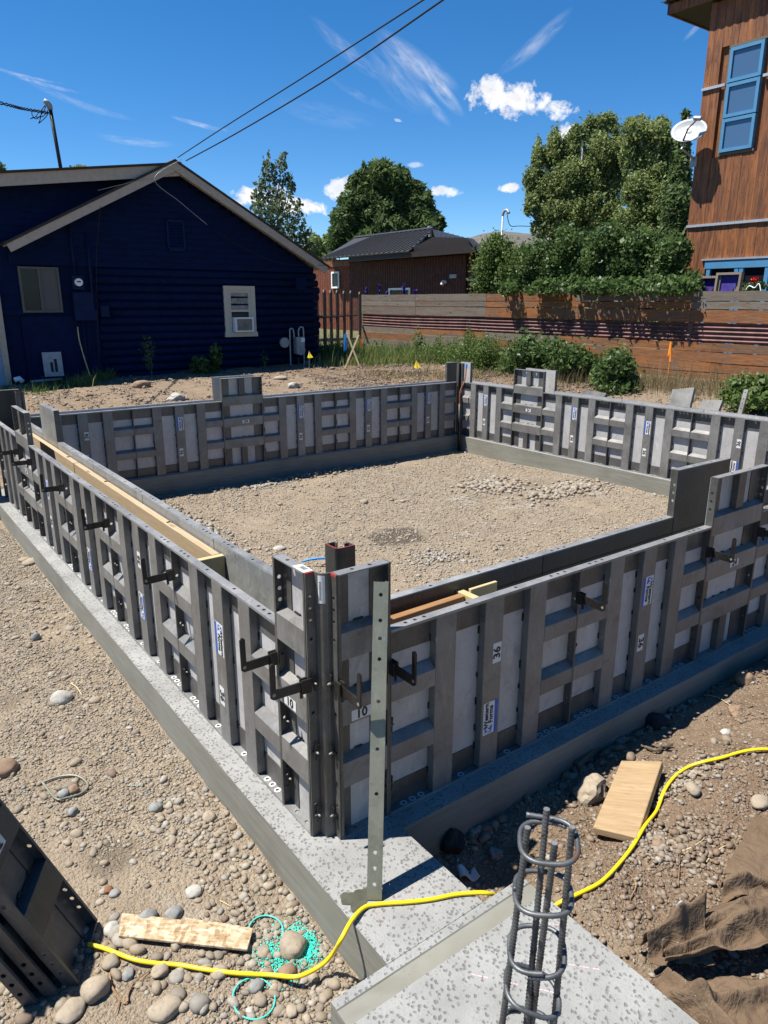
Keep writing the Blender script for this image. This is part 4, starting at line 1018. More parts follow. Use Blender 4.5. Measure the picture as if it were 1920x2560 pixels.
rock(1898, 2010, 44, 'rock_tan', 'tan cobble at the right edge above the fabric', .6, 1.2, 0); rock(1645, 2115, 30, 'rock_brown', 'earth coated stone by the lumber block', .7, 1.1, 0)
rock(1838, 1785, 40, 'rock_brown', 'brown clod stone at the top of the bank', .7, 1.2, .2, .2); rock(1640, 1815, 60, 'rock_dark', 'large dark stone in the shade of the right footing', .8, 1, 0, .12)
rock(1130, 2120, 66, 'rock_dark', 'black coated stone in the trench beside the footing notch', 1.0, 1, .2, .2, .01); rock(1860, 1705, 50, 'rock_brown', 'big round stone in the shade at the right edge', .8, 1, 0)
rock(1240, 2140, 34, 'rock_grey', 'grey cement lump in the shaded trench', .8, 1, 0, .2); rock(910, 1258, 20, 'rock_tan', 'yellowish tan stone in the middle of the pit', .7, 1, 0); rock(698, 1374, 26, 'rock_pale', 'oval pale stone behind the inner left form', .5, 1.3, .1)
rock(355, 967, 32, 'rock_brown', 'brown boulder in front of the blue house', .7, 1.4, 0, .1); rock(440, 1000, 32, 'rock_pale', 'broken pale yellow rock left of the tall panel', .7, 1.3, 0, .2); rock(462, 1002, 20, 'rock_tan', 'small broken rock leaning on the pale yellow rock', .9, 1, 0, .2)
rock(702, 948, 24, 'rock_tan', 'flat orange tan rock in the house shade', .5, 1.6, 0); rock(735, 970, 30, 'rock_pale', 'crumpled white lump on the soil right of the tall panel', .7, 1.2, 0, .2); rock(28, 990, 14, 'rock_pale', 'whitish rock near the garage door', .8, 1.1, 0)
for i, (px, py) in enumerate(((30,972),(560,1000),(600,902),(640,905),(765,905))):
    rock(px, py+3, 14, 'rock_grey', f'grey rock on the soil before the house, {ordn[i]} from the left', .7, 1.1, 0)
# ---------------------------------------------------------------- rebar cage
def ribbed(mb, a, b, r, pitch=.0105, n=8, rib=.0016):
    a, b = Vector(a), Vector(b); L = (b-a).length; k = max(2, int(L/pitch*3)); pts = []; rs = []
    for i in range(k+1):
        pts.append(a.lerp(b, i/k)); rs.append(r+(rib if i % 3 == 1 else 0))
    mb.tube(pts, rs, n); return mb
def smooth_path(pts, n=8):
    P = [Vector(p) for p in pts]; out = []
    for i in range(len(P)-1):
        p0, p1, p2, p3 = P[max(i-1,0)], P[i], P[i+1], P[min(i+2,len(P)-1)]
        for k in range(n):
            t = k/n; out.append(.5*((2*p1)+(-p0+p2)*t+(2*p0-5*p1+4*p2-p3)*t*t+(-p0+3*p1-3*p2+p3)*t**3))
    out.append(P[-1]); return out
cage = thing('rebar_cage', 'dark steel rebar cage standing on the concrete pad', 'rebar cage', (-.10, -1.24, -.006))
def tocage(p): return Vector(p)-Vector((-.10, -1.24, -.006))
bars = [((1319,2069),(1259.8,2529),.975), ((1367,2023),(1319.4,2524.7),.985), ((1387,2108),(1330.3,2551),.965), ((1430.5,2068),(1387.7,2529),.97)]
btop = []; bbot = []
for (tp, lp, zt) in bars:
    a = g(*tp, zt); btop.append(a)
    # the lower sighting fixes the lean: same bar .57 m further down, nearly plumb
    b = g(*lp, zt-.565-(.03 if tp[1] > 2100 else 0)); d = (b-a).normalized(); k = (a.z+.006)/-d.z; bbot.append(a+d*k)
for a, b in zip(btop, bbot):
    m = MB(); ribbed(m, tocage(b), tocage(a), .0078); m.build('bar', 'rebar', cage, smooth=True)
    m = MB(); m.cyl(tocage(a)+Vector((0,0,.0)), tocage(a)+Vector((0,0,.0012)), .0078, 10); m.build('cut_end', 'alu', cage)
rg = [(.925, .006, .1), (.775, .008, 1.9), (.60, -.012, 3.6), (.47, .016, 5.0), (.33, -.01, 1.0), (.17, .012, 2.4)]
for i, (z, tilt, ph) in enumerate(rg):
    c = Vector((0,0,0))
    for a, b in zip(btop, bbot):
        t = (a.z-z)/(a.z-b.z); c += a.lerp(b, t)
    c /= 4; m = MB(); pts = []; rs = []; K = 96; rad = .073
    for k in range(K+int(K*.10)):
        an = 2*math.pi*k/K+ph; sq = 1+.05*math.cos(4*(an))
        pts.append(tocage(c+Vector((rad*sq*math.cos(an), rad*sq*math.sin(an), tilt*math.cos(an+ph*.7)+tilt*.6*math.sin(an)+.012*k/K)))); rs.append(.0062+(.0009 if k % 2 else 0))
    if i == 0:
        e = pts[-1]; d = (pts[-1]-pts[-3]).normalized()
        for k in range(8): pts.append(e+d*.008*(k+1)); rs.append(.0062+(.0009 if k % 2 else 0))
    m.tube(pts, rs, 8); m.build('hoop', 'rebar', cage, smooth=True)
    w = MB()
    for k, (a, b) in enumerate(zip(btop, bbot)):
        t = (a.z-z)/(a.z-b.z); p = a.lerp(b, t); o = Vector((random.uniform(-.01,.01), random.uniform(-.01,.01), random.uniform(-.02,.01)))
        w.tube([tocage(p+Vector((.011,0,.006))), tocage(p+Vector((0,-.011,.0))), tocage(p+Vector((-.011,.0,-.006))), tocage(p+Vector((-.006,-.014,-.004))+o)], .0009, 5)
    w.build('tie_wire', 'steel_black', cage, kind='stuff')
# rebar hoop on the gravel
pts = []
for px, py in ((218//2,1960),(150,1946),(190,1944),(215,1958),(219,1974),(200,1990),(165,2000),(140,2001),(105,1958)): pts.append(gp(px, py)+Vector((0,0,.012)))
sp = smooth_path(pts, 12); m = MB(); m.tube(sp, [.0055+(.0008 if i % 2 else 0) for i in range(len(sp))], 8); tag(m.build('rebar_hoop', 'steel_galv', smooth=True), 'rounded rebar hoop lying on the gravel, two pebbles inside', 'rebar hoop')
a, b = gp(318, 1966), gp(358, 1966); m = MB(); ribbed(m, a+Vector((0,0,.004)), b+Vector((0,0,.004)), .006); tag(m.build('rebar_stub', 'steel_galv', smooth=True), 'short rebar end poking out of the gravel left of the footing', 'rebar')

# ---------------------------------------------------------------- yellow cord
def gpts(lst, dz): return [gp(x, y)+Vector((0,0,dz)) for x, y in lst]
A_ = gpts([(222,2372),(262,2382),(330,2408),(380,2418),(450,2424),(520,2436),(600,2445),(680,2449)], .022)
e0 = g(845, 2400, -.10); e1 = g(868, 2345, -.03); e2 = g(888, 2300, .012)
mid = [g(745, 2441, -.175), g(800, 2415, -.165), g(832, 2384, -.11)]
mid = [Vector((min(p.x, -.128), p.y, p.z)) for p in mid]
B_ = [g(852, 2350, .0), g(880, 2300, .02), g(912, 2268, .010), g(950, 2260, .009), g(1020, 2255, .009), g(1080, 2248, .009), g(1140, 2236, .009), g(1190, 2232, .010), g(1218, 2233, .006), g(1240, 2240, -.03), g(1262, 2262, -.09)]
C_ = gpts([(1340,2290),(1395,2268),(1440,2246),(1500,2215),(1545,2170),(1580,2125),(1610,2075),(1640,2035),(1660,1985),(1685,1950),(1720,1925),(1760,1912),(1800,1903),(1850,1888),(1895,1881),(1940,1882)], .018)
cord = thing('extension_cord', 'bright yellow extension cord snaking over the footing corner and up the brown bank', 'cord')
m = MB(); m.tube(smooth_path(A_+mid+B_, 8), .0082, 9); m.build('cord_run', 'yellow', cord, smooth=True)
# it drops into the trench, passes behind the pad and comes up beside it
m = MB(); m.tube(smooth_path([Vector((.50,-.62,-.30)), Vector((.585,-.70,-.13))]+C_[1:], 8), .0082, 9); m.build('cord_run', 'yellow', cord, smooth=True)
# teal rings
def ringo(px, py, rx, ry, label, a0=0, a1=360):
    pts = []
    for k in range(49):
        a = R(a0+(a1-a0)*k/48); pts.append(gp(px+rx*math.cos(a), py-ry*math.sin(a))+Vector((0,0,.010)))
    m = MB(); m.tube(pts, .0032, 7); tag(m.build('plastic_ring', 'teal', smooth=True), label, 'ring', 'teal rings')
ringo(665, 2332, 43, 38, 'teal plastic ring half hidden behind the chipboard scrap', -25, 205); ringo(635, 2502, 53, 52, 'whole teal plastic ring lying below the yellow cord', 0, 360)
m = MB(); m.tube(smooth_path([g(755,1404,-.2),g(775,1399,-.18),g(800,1396,-.17),g(830,1397,-.18),g(850,1402,-.2)], 8), .011, 7); tag(m.build('blue_hose', 'bluerib', smooth=True), 'arched blue hose lying behind the near corner posts', 'hose')

# ---------------------------------------------------------------- scraps of board
def board_px(name, label, cat, c4, zoff, th, mat, group=None):
    P = [gp(*q)+Vector((0,0,zoff)) for q in c4]; c = sum(P, Vector())/4; c.z += th/2
    ux = (P[1]-P[0]+P[2]-P[3]); ux.normalize(); n = ux.cross((P[3]-P[0])).normalized(); n = n if n.z > 0 else -n; uy = n.cross(ux)
    a = ((P[1]-P[0]).length+(P[2]-P[3]).length)/2; b = abs((P[3]-P[0]).dot(uy))
    m = MB(); q = [((p-c).dot(ux), (p-c).dot(uy)) for p in P]; m.prism(q, 'z', -th/2, th/2)
    o = m.build(name, mat); M = Matrix((ux, uy, n)).transposed().to_4x4(); M.translation = c+n*th*.3; o.matrix_world = M
    md = o.modifiers.new('bevel', 'BEVEL'); md.width = min(.003, th*.15); md.segments = 1
    return tag(o, label, cat, group)
Z6 = lambda x, y: (x/1.728, 1900+y/1.728)
board_px('chipboard_scrap', 'long flat chipboard scrap lying on the pebbles, left of the footing', 'board', [Z6(530,690), Z6(1095,755), Z6(1070,852), Z6(515,790)], .022, .011, 'osb')
board_px('chipboard_scrap', 'narrow chipboard scrap sticking out behind the larger one', 'board', [Z6(805,700), Z6(1040,735), Z6(1035,752), Z6(800,722)], .012, .011, 'osb')
Z7 = lambda x, y: (900+x/1.6265, 1900+y/1.6265)
board_px('lumber_block', 'thick pale cut lumber block lying on the brown bank by the yellow cord', 'lumber block', [Z7(1070,42), Z7(1240,62), Z7(1130,345), Z7(955,318)], .012, .036, 'lumber_tan')
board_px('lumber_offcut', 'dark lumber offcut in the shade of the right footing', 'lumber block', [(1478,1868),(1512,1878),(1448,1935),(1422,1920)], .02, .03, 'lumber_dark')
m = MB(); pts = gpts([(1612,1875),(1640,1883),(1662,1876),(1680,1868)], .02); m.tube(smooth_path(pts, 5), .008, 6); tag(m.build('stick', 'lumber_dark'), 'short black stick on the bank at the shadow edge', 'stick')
# roots and twigs
def twig(pts, r, label, mat='twig', dz=.006, group='roots and twigs'):
    P = smooth_path([gp(*q)+Vector((0,0,dz+random.uniform(0,.006))) for q in pts], 5); m = MB(); m.tube(P, [r*(1-.6*i/len(P)) for i in range(len(P))], 6); tag(m.build('root', mat), label, 'root', group)
TW = [([(250,2035),(262,2052),(290,2053),(315,2048),(345,2025),(372,2015)],.0022,'long thin root crossing the grey stone'),([(275,2440),(280,2470),(300,2500),(315,2512),(325,2480),(350,2450),(420,2400)],.0045,'thick forked brown root below the yellow cord'),
 ([(300,2505),(290,2540)],.003,'short root stub at the bottom left'),([(320,2510),(330,2470),(405,2425)],.003,'root running up to the cord'),([(178,1712),(192,1722),(205,1740)],.004,'pale splinter beside the smooth pale stone'),
 ([(75,1645),(110,1638),(145,1630)],.0015,'thin dry straw on the gravel'),([(1688,2135),(1710,2130),(1735,2120),(1760,2100)],.0035,'pale root across the dark clods'),([(1765,2160),(1780,2140),(1800,2125),(1815,2118)],.0025,'second pale root above the fabric'),
 ([(1695,2220),(1698,2170),(1700,2130)],.003,'upright thin root on the bank'),([(1545,2320),(1555,2270),(1552,2230)],.002,'thin dry twig beside the pad'),([(1575,2250),(1590,2215),(1570,2190),(1555,2200)],.0028,'black twig on the bank'),
 ([(1760,1740),(1790,1745),(1815,1760),(1835,1772)],.003,'curled pale root at the top of the bank'),([(1620,2190),(1650,2180),(1668,2170)],.002,'small dark rootlet on the brown bank'),([(1745,2270),(1760,2235),(1790,2205),(1800,2160)],.0018,'fine root crack line near the fabric'),
 ([(1535,1815),(1560,1800),(1545,1860),(1560,1868)],.0015,'wire thin root hanging over the right footing'),([(550,2255),(565,2262),(585,2275)],.002,'thin straw on the gravel near the footing'),([(1390,2150),(1420,2140),(1450,2135)],.002,'thin root behind the rebar cage')]
for a, b, c in TW: twig(a, b, c, 'straw' if 'straw' in c or 'pale' in c or 'splinter' in c else 'twig')

# ---------------------------------------------------------------- landscape fabric
def cloth(name, label, corners, nu, nv, fold, mat, dz=.02, amp=.03, group=None, edge=.0, seed=3):
    """a crumpled sheet over the bank: four px corners, bilinear"""
    P = [gp(*q) for q in corners]; vs = []; fs = []; r_ = np.random.default_rng(seed)
    for j in range(nv+1):
        for i in range(nu+1):
            u, v = i/nu, j/nv
            eu = edge*(vnoise(np.array([v*9]), np.array([seed*3.3]), 1, seed)[0]) if i in (0, nu) else 0; ev = edge*(vnoise(np.array([u*9]), np.array([seed*1.3]), 1, seed+1)[0]) if j in (0, nv) else 0
            p = P[0]*(1-u)*(1-v)+P[1]*u*(1-v)+P[2]*u*v+P[3]*(1-u)*v
            x, y = p.x+eu, p.y+ev
            h = fold(u, v)
            n1 = float(vnoise(np.array([x]), np.array([y]), 5, seed)[0]); n2 = float(vnoise(np.array([x]), np.array([y*.6]), 13, seed+4)[0]); n3 = float(vnoise(np.array([x+y]), np.array([x-y]), 30, seed+2)[0])
            vs.append((x, y, float(base_h(np.array([x]), np.array([y]))[0])+dz+h+amp*(1.1*n1+.7*(1-abs(n2)*4)*.4+.25*n3)))
    for j in range(nv):
        for i in range(nu):
            a = j*(nu+1)+i; fs.append((a, a+1, a+nu+2, a+nu+1))
    m = MB(); m.add(vs, fs); o = m.build(name, mat, smooth=True); md = o.modifiers.new('thickness', 'SOLIDIFY'); md.thickness = .003
    return tag(o, label, 'landscape fabric', group)
ridge = lambda u, v, c, w, h: h*math.exp(-((v-c)/w)**2)
def rdg(d, w): return math.exp(-(d/w)**2)
def f1(u, v):
    # long diagonal folds that fan out from the left tip; the lower hem stands proud of the ground
    return .03+.055*rdg(v-.25-.22*u, .17)+.045*rdg(v-.66+.22*u, .13)-.02*rdg(v-.45, .08)+.02*math.sin(4*u+2*v)*u+.05*float(sm(.8, 1, v))+.018*rdg(u-.30-.5*v, .10)+.02*rdg(u-.62+.3*v, .08)
cloth('fabric_sheet', 'brown landscape fabric heaped in long folds beside the pad, bottom right corner', [(1648,2388),(2000,2190),(2010,2400),(1655,2458)], 110, 70, f1, 'fabric', .02, .03, None, .02, 3)
def f2(u, v): return .03+.09*rdg(v-.45+.3*u, .16)+.06*rdg(u-.55, .12)*(1-v)+.05*u*(1-v)
cloth('fabric_flap', 'pointed brown fabric flap reaching left over the pad edge', [(1588,2388),(1740,2330),(1775,2455),(1625,2450)], 60, 46, f2, 'fabric', .02, .02, None, .02, 5)
def f5(u, v): return -.02+.06*rdg(u-.12-.2*v, .07)+.05*rdg(v-.35-.1*math.sin(5*u), .10)+.07*sm(.75, 1, u)
cloth('fabric_sheet', 'lower shaded layer of brown fabric under the folded sheet, at the bottom edge', [(1625,2450),(1990,2455),(2010,2640),(1745,2650)], 80, 60, f5, 'fabric', .015, .03, None, .03, 21)
def f3(u, v): return .02+.03*math.sin(3*u+1)*v
cloth('fabric_sheet', 'flat dusty brown fabric sheet lying on the bank at the right edge', [(1880,2060),(1985,2060),(2000,2260),(1800,2225)], 40, 40, f3, 'fabric', .015, .008, None, .02, 7)
def f4(u, v): return .04+.06*rdg(v-.55+.2*u, .14)+.03*math.sin(6*u)
cloth('fabric_fold', 'small folded brown fabric corner below the flat sheet', [(1792,2245),(1930,2225),(1960,2285),(1800,2300)], 44, 26, f4, 'fabric', .015, .02, None, .02, 9)
cloth('grey_rag', 'pale grey stiff rag poking out of the brown fabric', [(1680,2320),(1720,2305),(1738,2345),(1690,2365)], 14, 12, lambda u, v: .07-.03*v+.02*math.sin(5*u), 'greymetal', .01, .015, None, .0, 12)['category'] = 'rag'
cloth('white_rag', 'dirty white rag in the shaded trench by the footing notch', [(1142,2180),(1185,2182),(1200,2205),(1150,2208)], 14, 10, lambda u, v: .02+.015*math.sin(7*u), 'label', .01, .015, None, .0, 13)['category'] = 'rag'

# ---------------------------------------------------------------- stacked steel panels leaning at bottom left
def leaning():
    A = Vector((-.827, .417, -.215)); B = Vector((-.964, .149, -.215)); nh = Vector((-.8904, .4552, 0)); th = R(65)
    d = nh*math.cos(th)+Vector((0,0,math.sin(th))); w = (B-A).normalized(); nrm = w.cross(d).normalized()
    if nrm.dot(Vector(CAM)-A) < 0: nrm = -nrm
    # panel local frame: x across (short axis), y = depth from rib side to sheet, z along
    for k in range(3):
        off = -nrm*(.056*k)+Vector((0,0,-.0))
        y = -nrm; z = d; x = y.cross(z)
        org = (A if x.dot(w) > 0 else B)+off
        if k: org = org+d*(.02*k)+w*(.03*k)
        M = Matrix((x, y, z)).transposed().to_4x4(); M.translation = org
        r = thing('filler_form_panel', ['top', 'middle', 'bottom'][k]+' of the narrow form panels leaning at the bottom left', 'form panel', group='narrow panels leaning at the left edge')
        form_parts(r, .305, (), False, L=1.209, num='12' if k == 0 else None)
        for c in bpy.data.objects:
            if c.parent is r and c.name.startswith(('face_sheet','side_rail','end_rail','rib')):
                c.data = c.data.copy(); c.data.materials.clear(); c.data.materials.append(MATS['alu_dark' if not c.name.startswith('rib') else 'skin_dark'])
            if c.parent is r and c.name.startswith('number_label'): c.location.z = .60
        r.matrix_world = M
leaning()
# ground rod and copper wire in the far corner
t = thing('ground_rod', 'dark conduit with a copper wire and blue tip standing in the far corner', 'ground rod', (0,0,0))
b = g(1153, 1130, -.22); b = Vector((6.98, 6.86, -.24)); m = MB(); m.cyl(b, b+Vector((.0,.02,.80)), .028, 10); m.build('conduit', 'steel_black', t, smooth=True)
m = MB(); m.tube(smooth_path([b+Vector((0,.02,.78)), b+Vector((.0,.02,1.0)), b+Vector((.08,.0,1.2)), b+Vector((.12,.02,1.38))], 6), .011, 7); m.build('copper_wire', 'copper', t, smooth=True)
m = MB(); m.cyl(b+Vector((.12,.02,1.38)), b+Vector((.125,.02,1.45)), .016, 8); m.build('blue_tip', 'bluerib', t)
# loose panels behind the far wall
def slab(name, label, P0, P1, w, th, mat, group):
    P0, P1 = Vector(P0), Vector(P1); z = (P1-P0).normalized(); x = Vector((0,-1,0)); x = (x-z*x.dot(z)).normalized(); y = z.cross(x); L = (P1-P0).length
    M = Matrix((x, y, z)).transposed().to_4x4(); M.translation = P0; m = MB(); m.box(-w/2, 0, 0, w/2, th, L)
    o = m.build(name, mat); o.matrix_world = M; m = MB(); m.box(-w/2, th, 0, -w/2+.006, th+.045, L); m.box(w/2-.006, th, 0, w/2, th+.045, L); m.build('side_rail', 'alu_dark', o); return tag(o, label, 'form panel', group)
GP = 'loose panels behind the far wall'
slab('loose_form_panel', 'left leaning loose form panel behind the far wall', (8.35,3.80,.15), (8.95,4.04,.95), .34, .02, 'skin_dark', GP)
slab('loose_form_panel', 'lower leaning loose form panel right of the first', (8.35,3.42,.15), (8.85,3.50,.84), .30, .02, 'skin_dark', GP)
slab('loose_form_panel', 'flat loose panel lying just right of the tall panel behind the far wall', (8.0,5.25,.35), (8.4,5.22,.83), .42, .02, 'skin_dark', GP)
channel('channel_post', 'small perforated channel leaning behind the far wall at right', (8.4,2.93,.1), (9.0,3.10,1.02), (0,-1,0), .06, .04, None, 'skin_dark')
def at(px, py, D_): return Vector(CAM+ray(px, py)*D_)
# ---------------------------------------------------------------- blue house (facade in the plane y = 16.5)
HY = 16.5
hz = lambda px, py: vy(px, py, HY)
house = thing('blue_house', 'dark navy log and board house with beige roof edges', 'house', (6.1, HY, .3))
H0 = Vector((6.1, HY, .3))
def hm(mb, name, mat, parent=None, **k):
    # geometry given in world coordinates, stored relative to its parent thing
    o = mb.build(name, mat, parent or house, **k)
    if parent is None or parent is house: o.location = -H0
    return o
RY = 16.06
pk, eR, eL = [Vector((v.x, 0, v.z)) for v in (vy(437,404,RY), vy(819,668,RY), vy(17,609,RY))]
def zroof(x): return pk.z+(x-pk.x)*((eR.z-pk.z)/(eR.x-pk.x) if x > pk.x else (eL.z-pk.z)/(eL.x-pk.x))
m = MB(); m.prism([(-3,-.2),(10.05,-.2),(10.05,zroof(10.05)-.12),(6.11,5.3),(-3,4.3)], 'y', HY+.12, 26.5); hm(m, 'wall', 'blue')
# logs
nlog = 14; z0, z1 = .30, 2.98
for i in range(nlog):
    z = z0+(i+.5)*(z1-z0)/nlog; m = MB(); x0 = 3.92+.03*math.sin(i*2.1); x1 = 10.12+.06*math.sin(i*1.3)
    m.tube([(x0, HY+.07, z), ((x0+x1)/2, HY+.055, z+random.uniform(-.012,.012)), (x1, HY+.07, z)], [.098,.1,.098], 10)
    o = hm(m, 'log', 'blue', smooth=True)
    m = MB(); m.cyl((x1-H0.x, .07, z-.3), (x1-H0.x+.02, .07, z-.3), .06, 8)
    e = m.build('log_end', 'beige' if i % 2 else 'blue', o); e.location = H0
# lap siding over the logs, clipped by the roof slope
z = 2.99
while z < 5.25:
    h = .148; xl = max(2.1, pk.x-(pk.z-.10-z-h)/(pk.z-eL.z)*(pk.x-eL.x)) ; xr = min(10.05, pk.x+(pk.z-.10-z-h)/(pk.z-eR.z)*(eR.x-pk.x))
    if xr > xl:
        m = MB(); m.prism([(HY-.004, z), (HY+.015, z), (HY+.03, z+h+.01), (HY+.018, z+h+.01)], 'x', xl, xr); hm(m, 'siding_board', 'blue')
    z += h
z = 1.9
while z < 4.55:        # boards of the taller wing seen above the left slope and around the left window
    xr = 3.9 if z < 2.95 else max(2.05, pk.x-(pk.z-z)/(pk.z-eL.z)*(pk.x-eL.x))+.0
    x0 = -2.9; top = 4.25+(xr+3)*.12
    if z < 2.95 or z+.15 < 5.2:
        if z > 2.95: m = MB(); m.prism([(HY+.085, z), (HY+.10, z), (HY+.118, z+.158), (HY+.105, z+.158)], 'x', x0, min(xr+1.6, 5.8)); hm(m, 'siding_board', 'blue')
        else:
            for a, b in ((-2.9, 2.33), (3.55, 3.9)):
                m = MB(); m.prism([(HY+.045, z), (HY+.06, z), (HY+.085, z+.158), (HY+.07, z+.158)], 'x', a, b); hm(m, 'siding_board', 'blue')
    z += .148
m = MB(); m.box(2.2, HY+.05, .25, 3.86, HY+.10, 1.86); hm(m, 'lower_panel', 'blue')
m = MB(); m.box(3.80, HY+.03, .25, 3.92, HY+.11, 2.98); hm(m, 'corner_board', 'blue')
# roofs and rake boards
for (e, sgn) in ((eL, -1), (eR, 1)):
    d = (Vector((e.x,0,e.z))-Vector((pk.x,0,pk.z))); L = d.length; d.normalize(); n = Vector((-d.z,0,d.x)) if sgn > 0 else Vector((d.z,0,-d.x))
    if n.z < 0: n = -n
    q = lambda t, h: ((pk+d*t+n*h).x, (pk+d*t+n*h).z)
    m = MB(); m.prism([q(-.03,-.0),q(L+.05,-.0),q(L+.05,.05),q(-.03,.05)], 'y', 16.02+.004*sgn, 26.5); hm(m, 'roof', 'asphalt')
    m = MB(); m.prism([q(-.0,-.18),q(L+.02,-.18),q(L+.02,-.003),q(-.08,-.003)], 'y', 16.04+.004*sgn, 16.08+.004*sgn); hm(m, 'rake_board', 'beige')
    m = MB(); m.prism([q(0,-.045),q(L,-.045),q(L,-.004),q(0,-.004)], 'y', 16.085, 26); hm(m, 'soffit', 'offwhite')
# upper wing fascia and roof
a, b = vy(-300, 465, 16.1), vy(300, 433, 16.1); zz = lambda x: a.z+(x-a.x)*(b.z-a.z)/(b.x-a.x)
m = MB(); m.prism([(-5, zz(-5)-.13), (6.05, zz(6.05)-.13), (6.05, zz(6.05)+.12), (-5, zz(-5)+.12)], 'y', 16.10, 16.14); hm(m, 'fascia', 'beige')
m = MB(); m.prism([(-5, zz(-5)+.122), (6.1, zz(6.1)+.122), (6.1, zz(6.1)+.17), (-5, zz(-5)+.17)], 'y', 16.05, 26.4); hm(m, 'roof', 'asphalt')
m = MB(); m.prism([(-5, 2.5), (2.1, 2.5), (5.9, 4.9), (5.9, zz(5.9)+.1), (-5, zz(-5)+.1)], 'y', HY+.11, HY+.119); hm(m, 'wall', 'blue')
# right window with air conditioner
def wbox(o, x0, x1, z0, z1, y0, y1, name, mat, parent): m = MB(); m.box(x0, y0, z0, x1, y1, z1); return hm(m, name, mat, parent)
win = link('window', None, house, (0,0,0)); P = Vector(H0)
def hb(x0, x1, z0, z1, y0, y1, name, mat, par):
    m = MB(); m.box(x0-H0.x, y0-H0.y, z0-H0.z, x1-H0.x, y1-H0.y, z1-H0.z); return m.build(name, mat, par)
hb(7.17, 7.29, 1.40, 2.50, HY-.075, HY-.02, 'frame', 'offwhite', win); hb(7.96, 8.08, 1.40, 2.50, HY-.075, HY-.02, 'frame', 'offwhite', win)
hb(7.17, 8.08, 2.50, 2.60, HY-.08, HY-.02, 'frame', 'offwhite', win); hb(7.15, 8.11, 1.28, 1.40, HY-.09, HY-.02, 'sill', 'offwhite', win)
hb(7.29, 7.37, 1.40, 2.50, HY-.055, HY-.02, 'sash', 'offwhite', win); hb(7.88, 7.96, 1.40, 2.50, HY-.055, HY-.02, 'sash', 'offwhite', win)
hb(7.37, 7.88, 2.42, 2.50, HY-.055, HY-.02, 'sash', 'offwhite', win); hb(7.37, 7.88, 1.93, 1.99, HY-.058, HY-.02, 'sash', 'offwhite', win)
hb(7.37, 7.88, 1.99, 2.42, HY-.034, HY-.03, 'pane', 'curtain', win); hb(7.37, 7.88, 1.40, 1.93, HY-.032, HY-.028, 'pane', 'glass_dark', win)
acx = thing('air_conditioner', 'white window air conditioner in the cream framed window', 'air conditioner', (7.66, HY-.16, 1.60))
m = MB(); m.box(-.27,-.06,-.19,.27,.12,.19); m.build('casing', 'white', acx); m = MB(); m.box(-.22,-.068,-.15,.22,-.061,.15); m.build('grille', 'curtain', acx)
m = MB()
for k in range(14): m.box(-.22, -.072, -.145+k*.0215, .22, -.0682, -.138+k*.0215)
m.build('grille_bars', 'blind', acx)
# left window
lw = link('window', None, house, (0,0,0)); a, b = hz(44, 672), hz(158, 776); x0, x1, zt, zb = a.x, b.x, hz(60,672).z, hz(60,776).z
hb(x0, x1, zt, zt+.05, HY-.0, HY+.05, 'frame', 'blind', lw); hb(x0, x1, zb-.05, zb, HY, HY+.05, 'frame', 'blind', lw)
hb(x0, x0+.05, zb, zt, HY, HY+.05, 'frame', 'blind', lw); hb(x1-.05, x1, zb, zt, HY, HY+.05, 'frame', 'blind', lw); xm = (x0+x1)/2; hb(xm-.03, xm+.03, zb, zt, HY-.0, HY+.045, 'mullion', 'blind', lw)
hb(x0+.05, xm-.03, zb, zt, HY+.03, HY+.035, 'pane', 'glass_dark', lw); hb(xm+.03, x1-.05, zb, zt, HY+.03, HY+.035, 'pane', 'blind', lw)
# gable vent
gv = link('gable_vent', None, house); a, b = hz(418, 555), hz(458, 622)
hb(a.x-.02, b.x+.02, a.z, a.z+.06, HY-.05, HY, 'frame', 'blue2', gv); hb(a.x-.02, b.x+.02, b.z-.06, b.z, HY-.05, HY, 'frame', 'blue2', gv); hb(a.x-.05, a.x, b.z, a.z, HY-.05, HY, 'frame', 'blue2', gv); hb(b.x, b.x+.05, b.z, a.z, HY-.05, HY, 'frame', 'blue2', gv)
for k in range(9):
    z = b.z+(k+.5)*(a.z-b.z)/9; m = MB(); m.prism([(HY-.045-H0.y, z-.035-H0.z), (HY-.04-H0.y, z-.035-H0.z), (HY-.005-H0.y, z+.03-H0.z), (HY-.01-H0.y, z+.03-H0.z)], 'x', a.x+.002-H0.x, b.x-.002-H0.x); m.build('slat', 'blue2', gv)
# electric meter, panel, conduits, boxes
a = hz(193, 706)
em = thing('electric_meter', 'round glass electric meter on a navy box, left of the log wall', 'electric meter', (a.x, HY-.04, a.z))
m = MB(); m.box(-.13,-.04,-.16,.13,.06,.15); m.build('box', 'blue2', em); m = MB(); m.cyl((0,-.042,0),(0,-.12,0), .088, 16); m.build('glass', 'white', em, smooth=False); m = MB(); m.box(-.045,-.124,.0,.045,-.1205,.03); m.build('dial', 'ink', em)
hb(hz(176,0).x if False else a.x-.16, a.x+.30, hz(190,801).z, hz(190,731).z, HY-.11, HY+.02, 'breaker_panel', 'blue2', house)
def pipe(pts, r, name='conduit', mat='blue2'):
    m = MB(); m.tube([Vector(p)-H0 for p in pts], r, 8); m.build(name, mat, house, smooth=True)
q = lambda px, py, dy=-.06: Vector((hz(px,py).x, HY+dy, hz(px,py).z))
pipe([q(171,560), q(178,625), q(187,690)], .028); pipe([q(215,585), q(221,650), q(231,770), q(236,780)], .03); pipe([q(205,802), q(213,880), q(216,935)], .022); pipe([q(219,802), q(225,930)], .012)
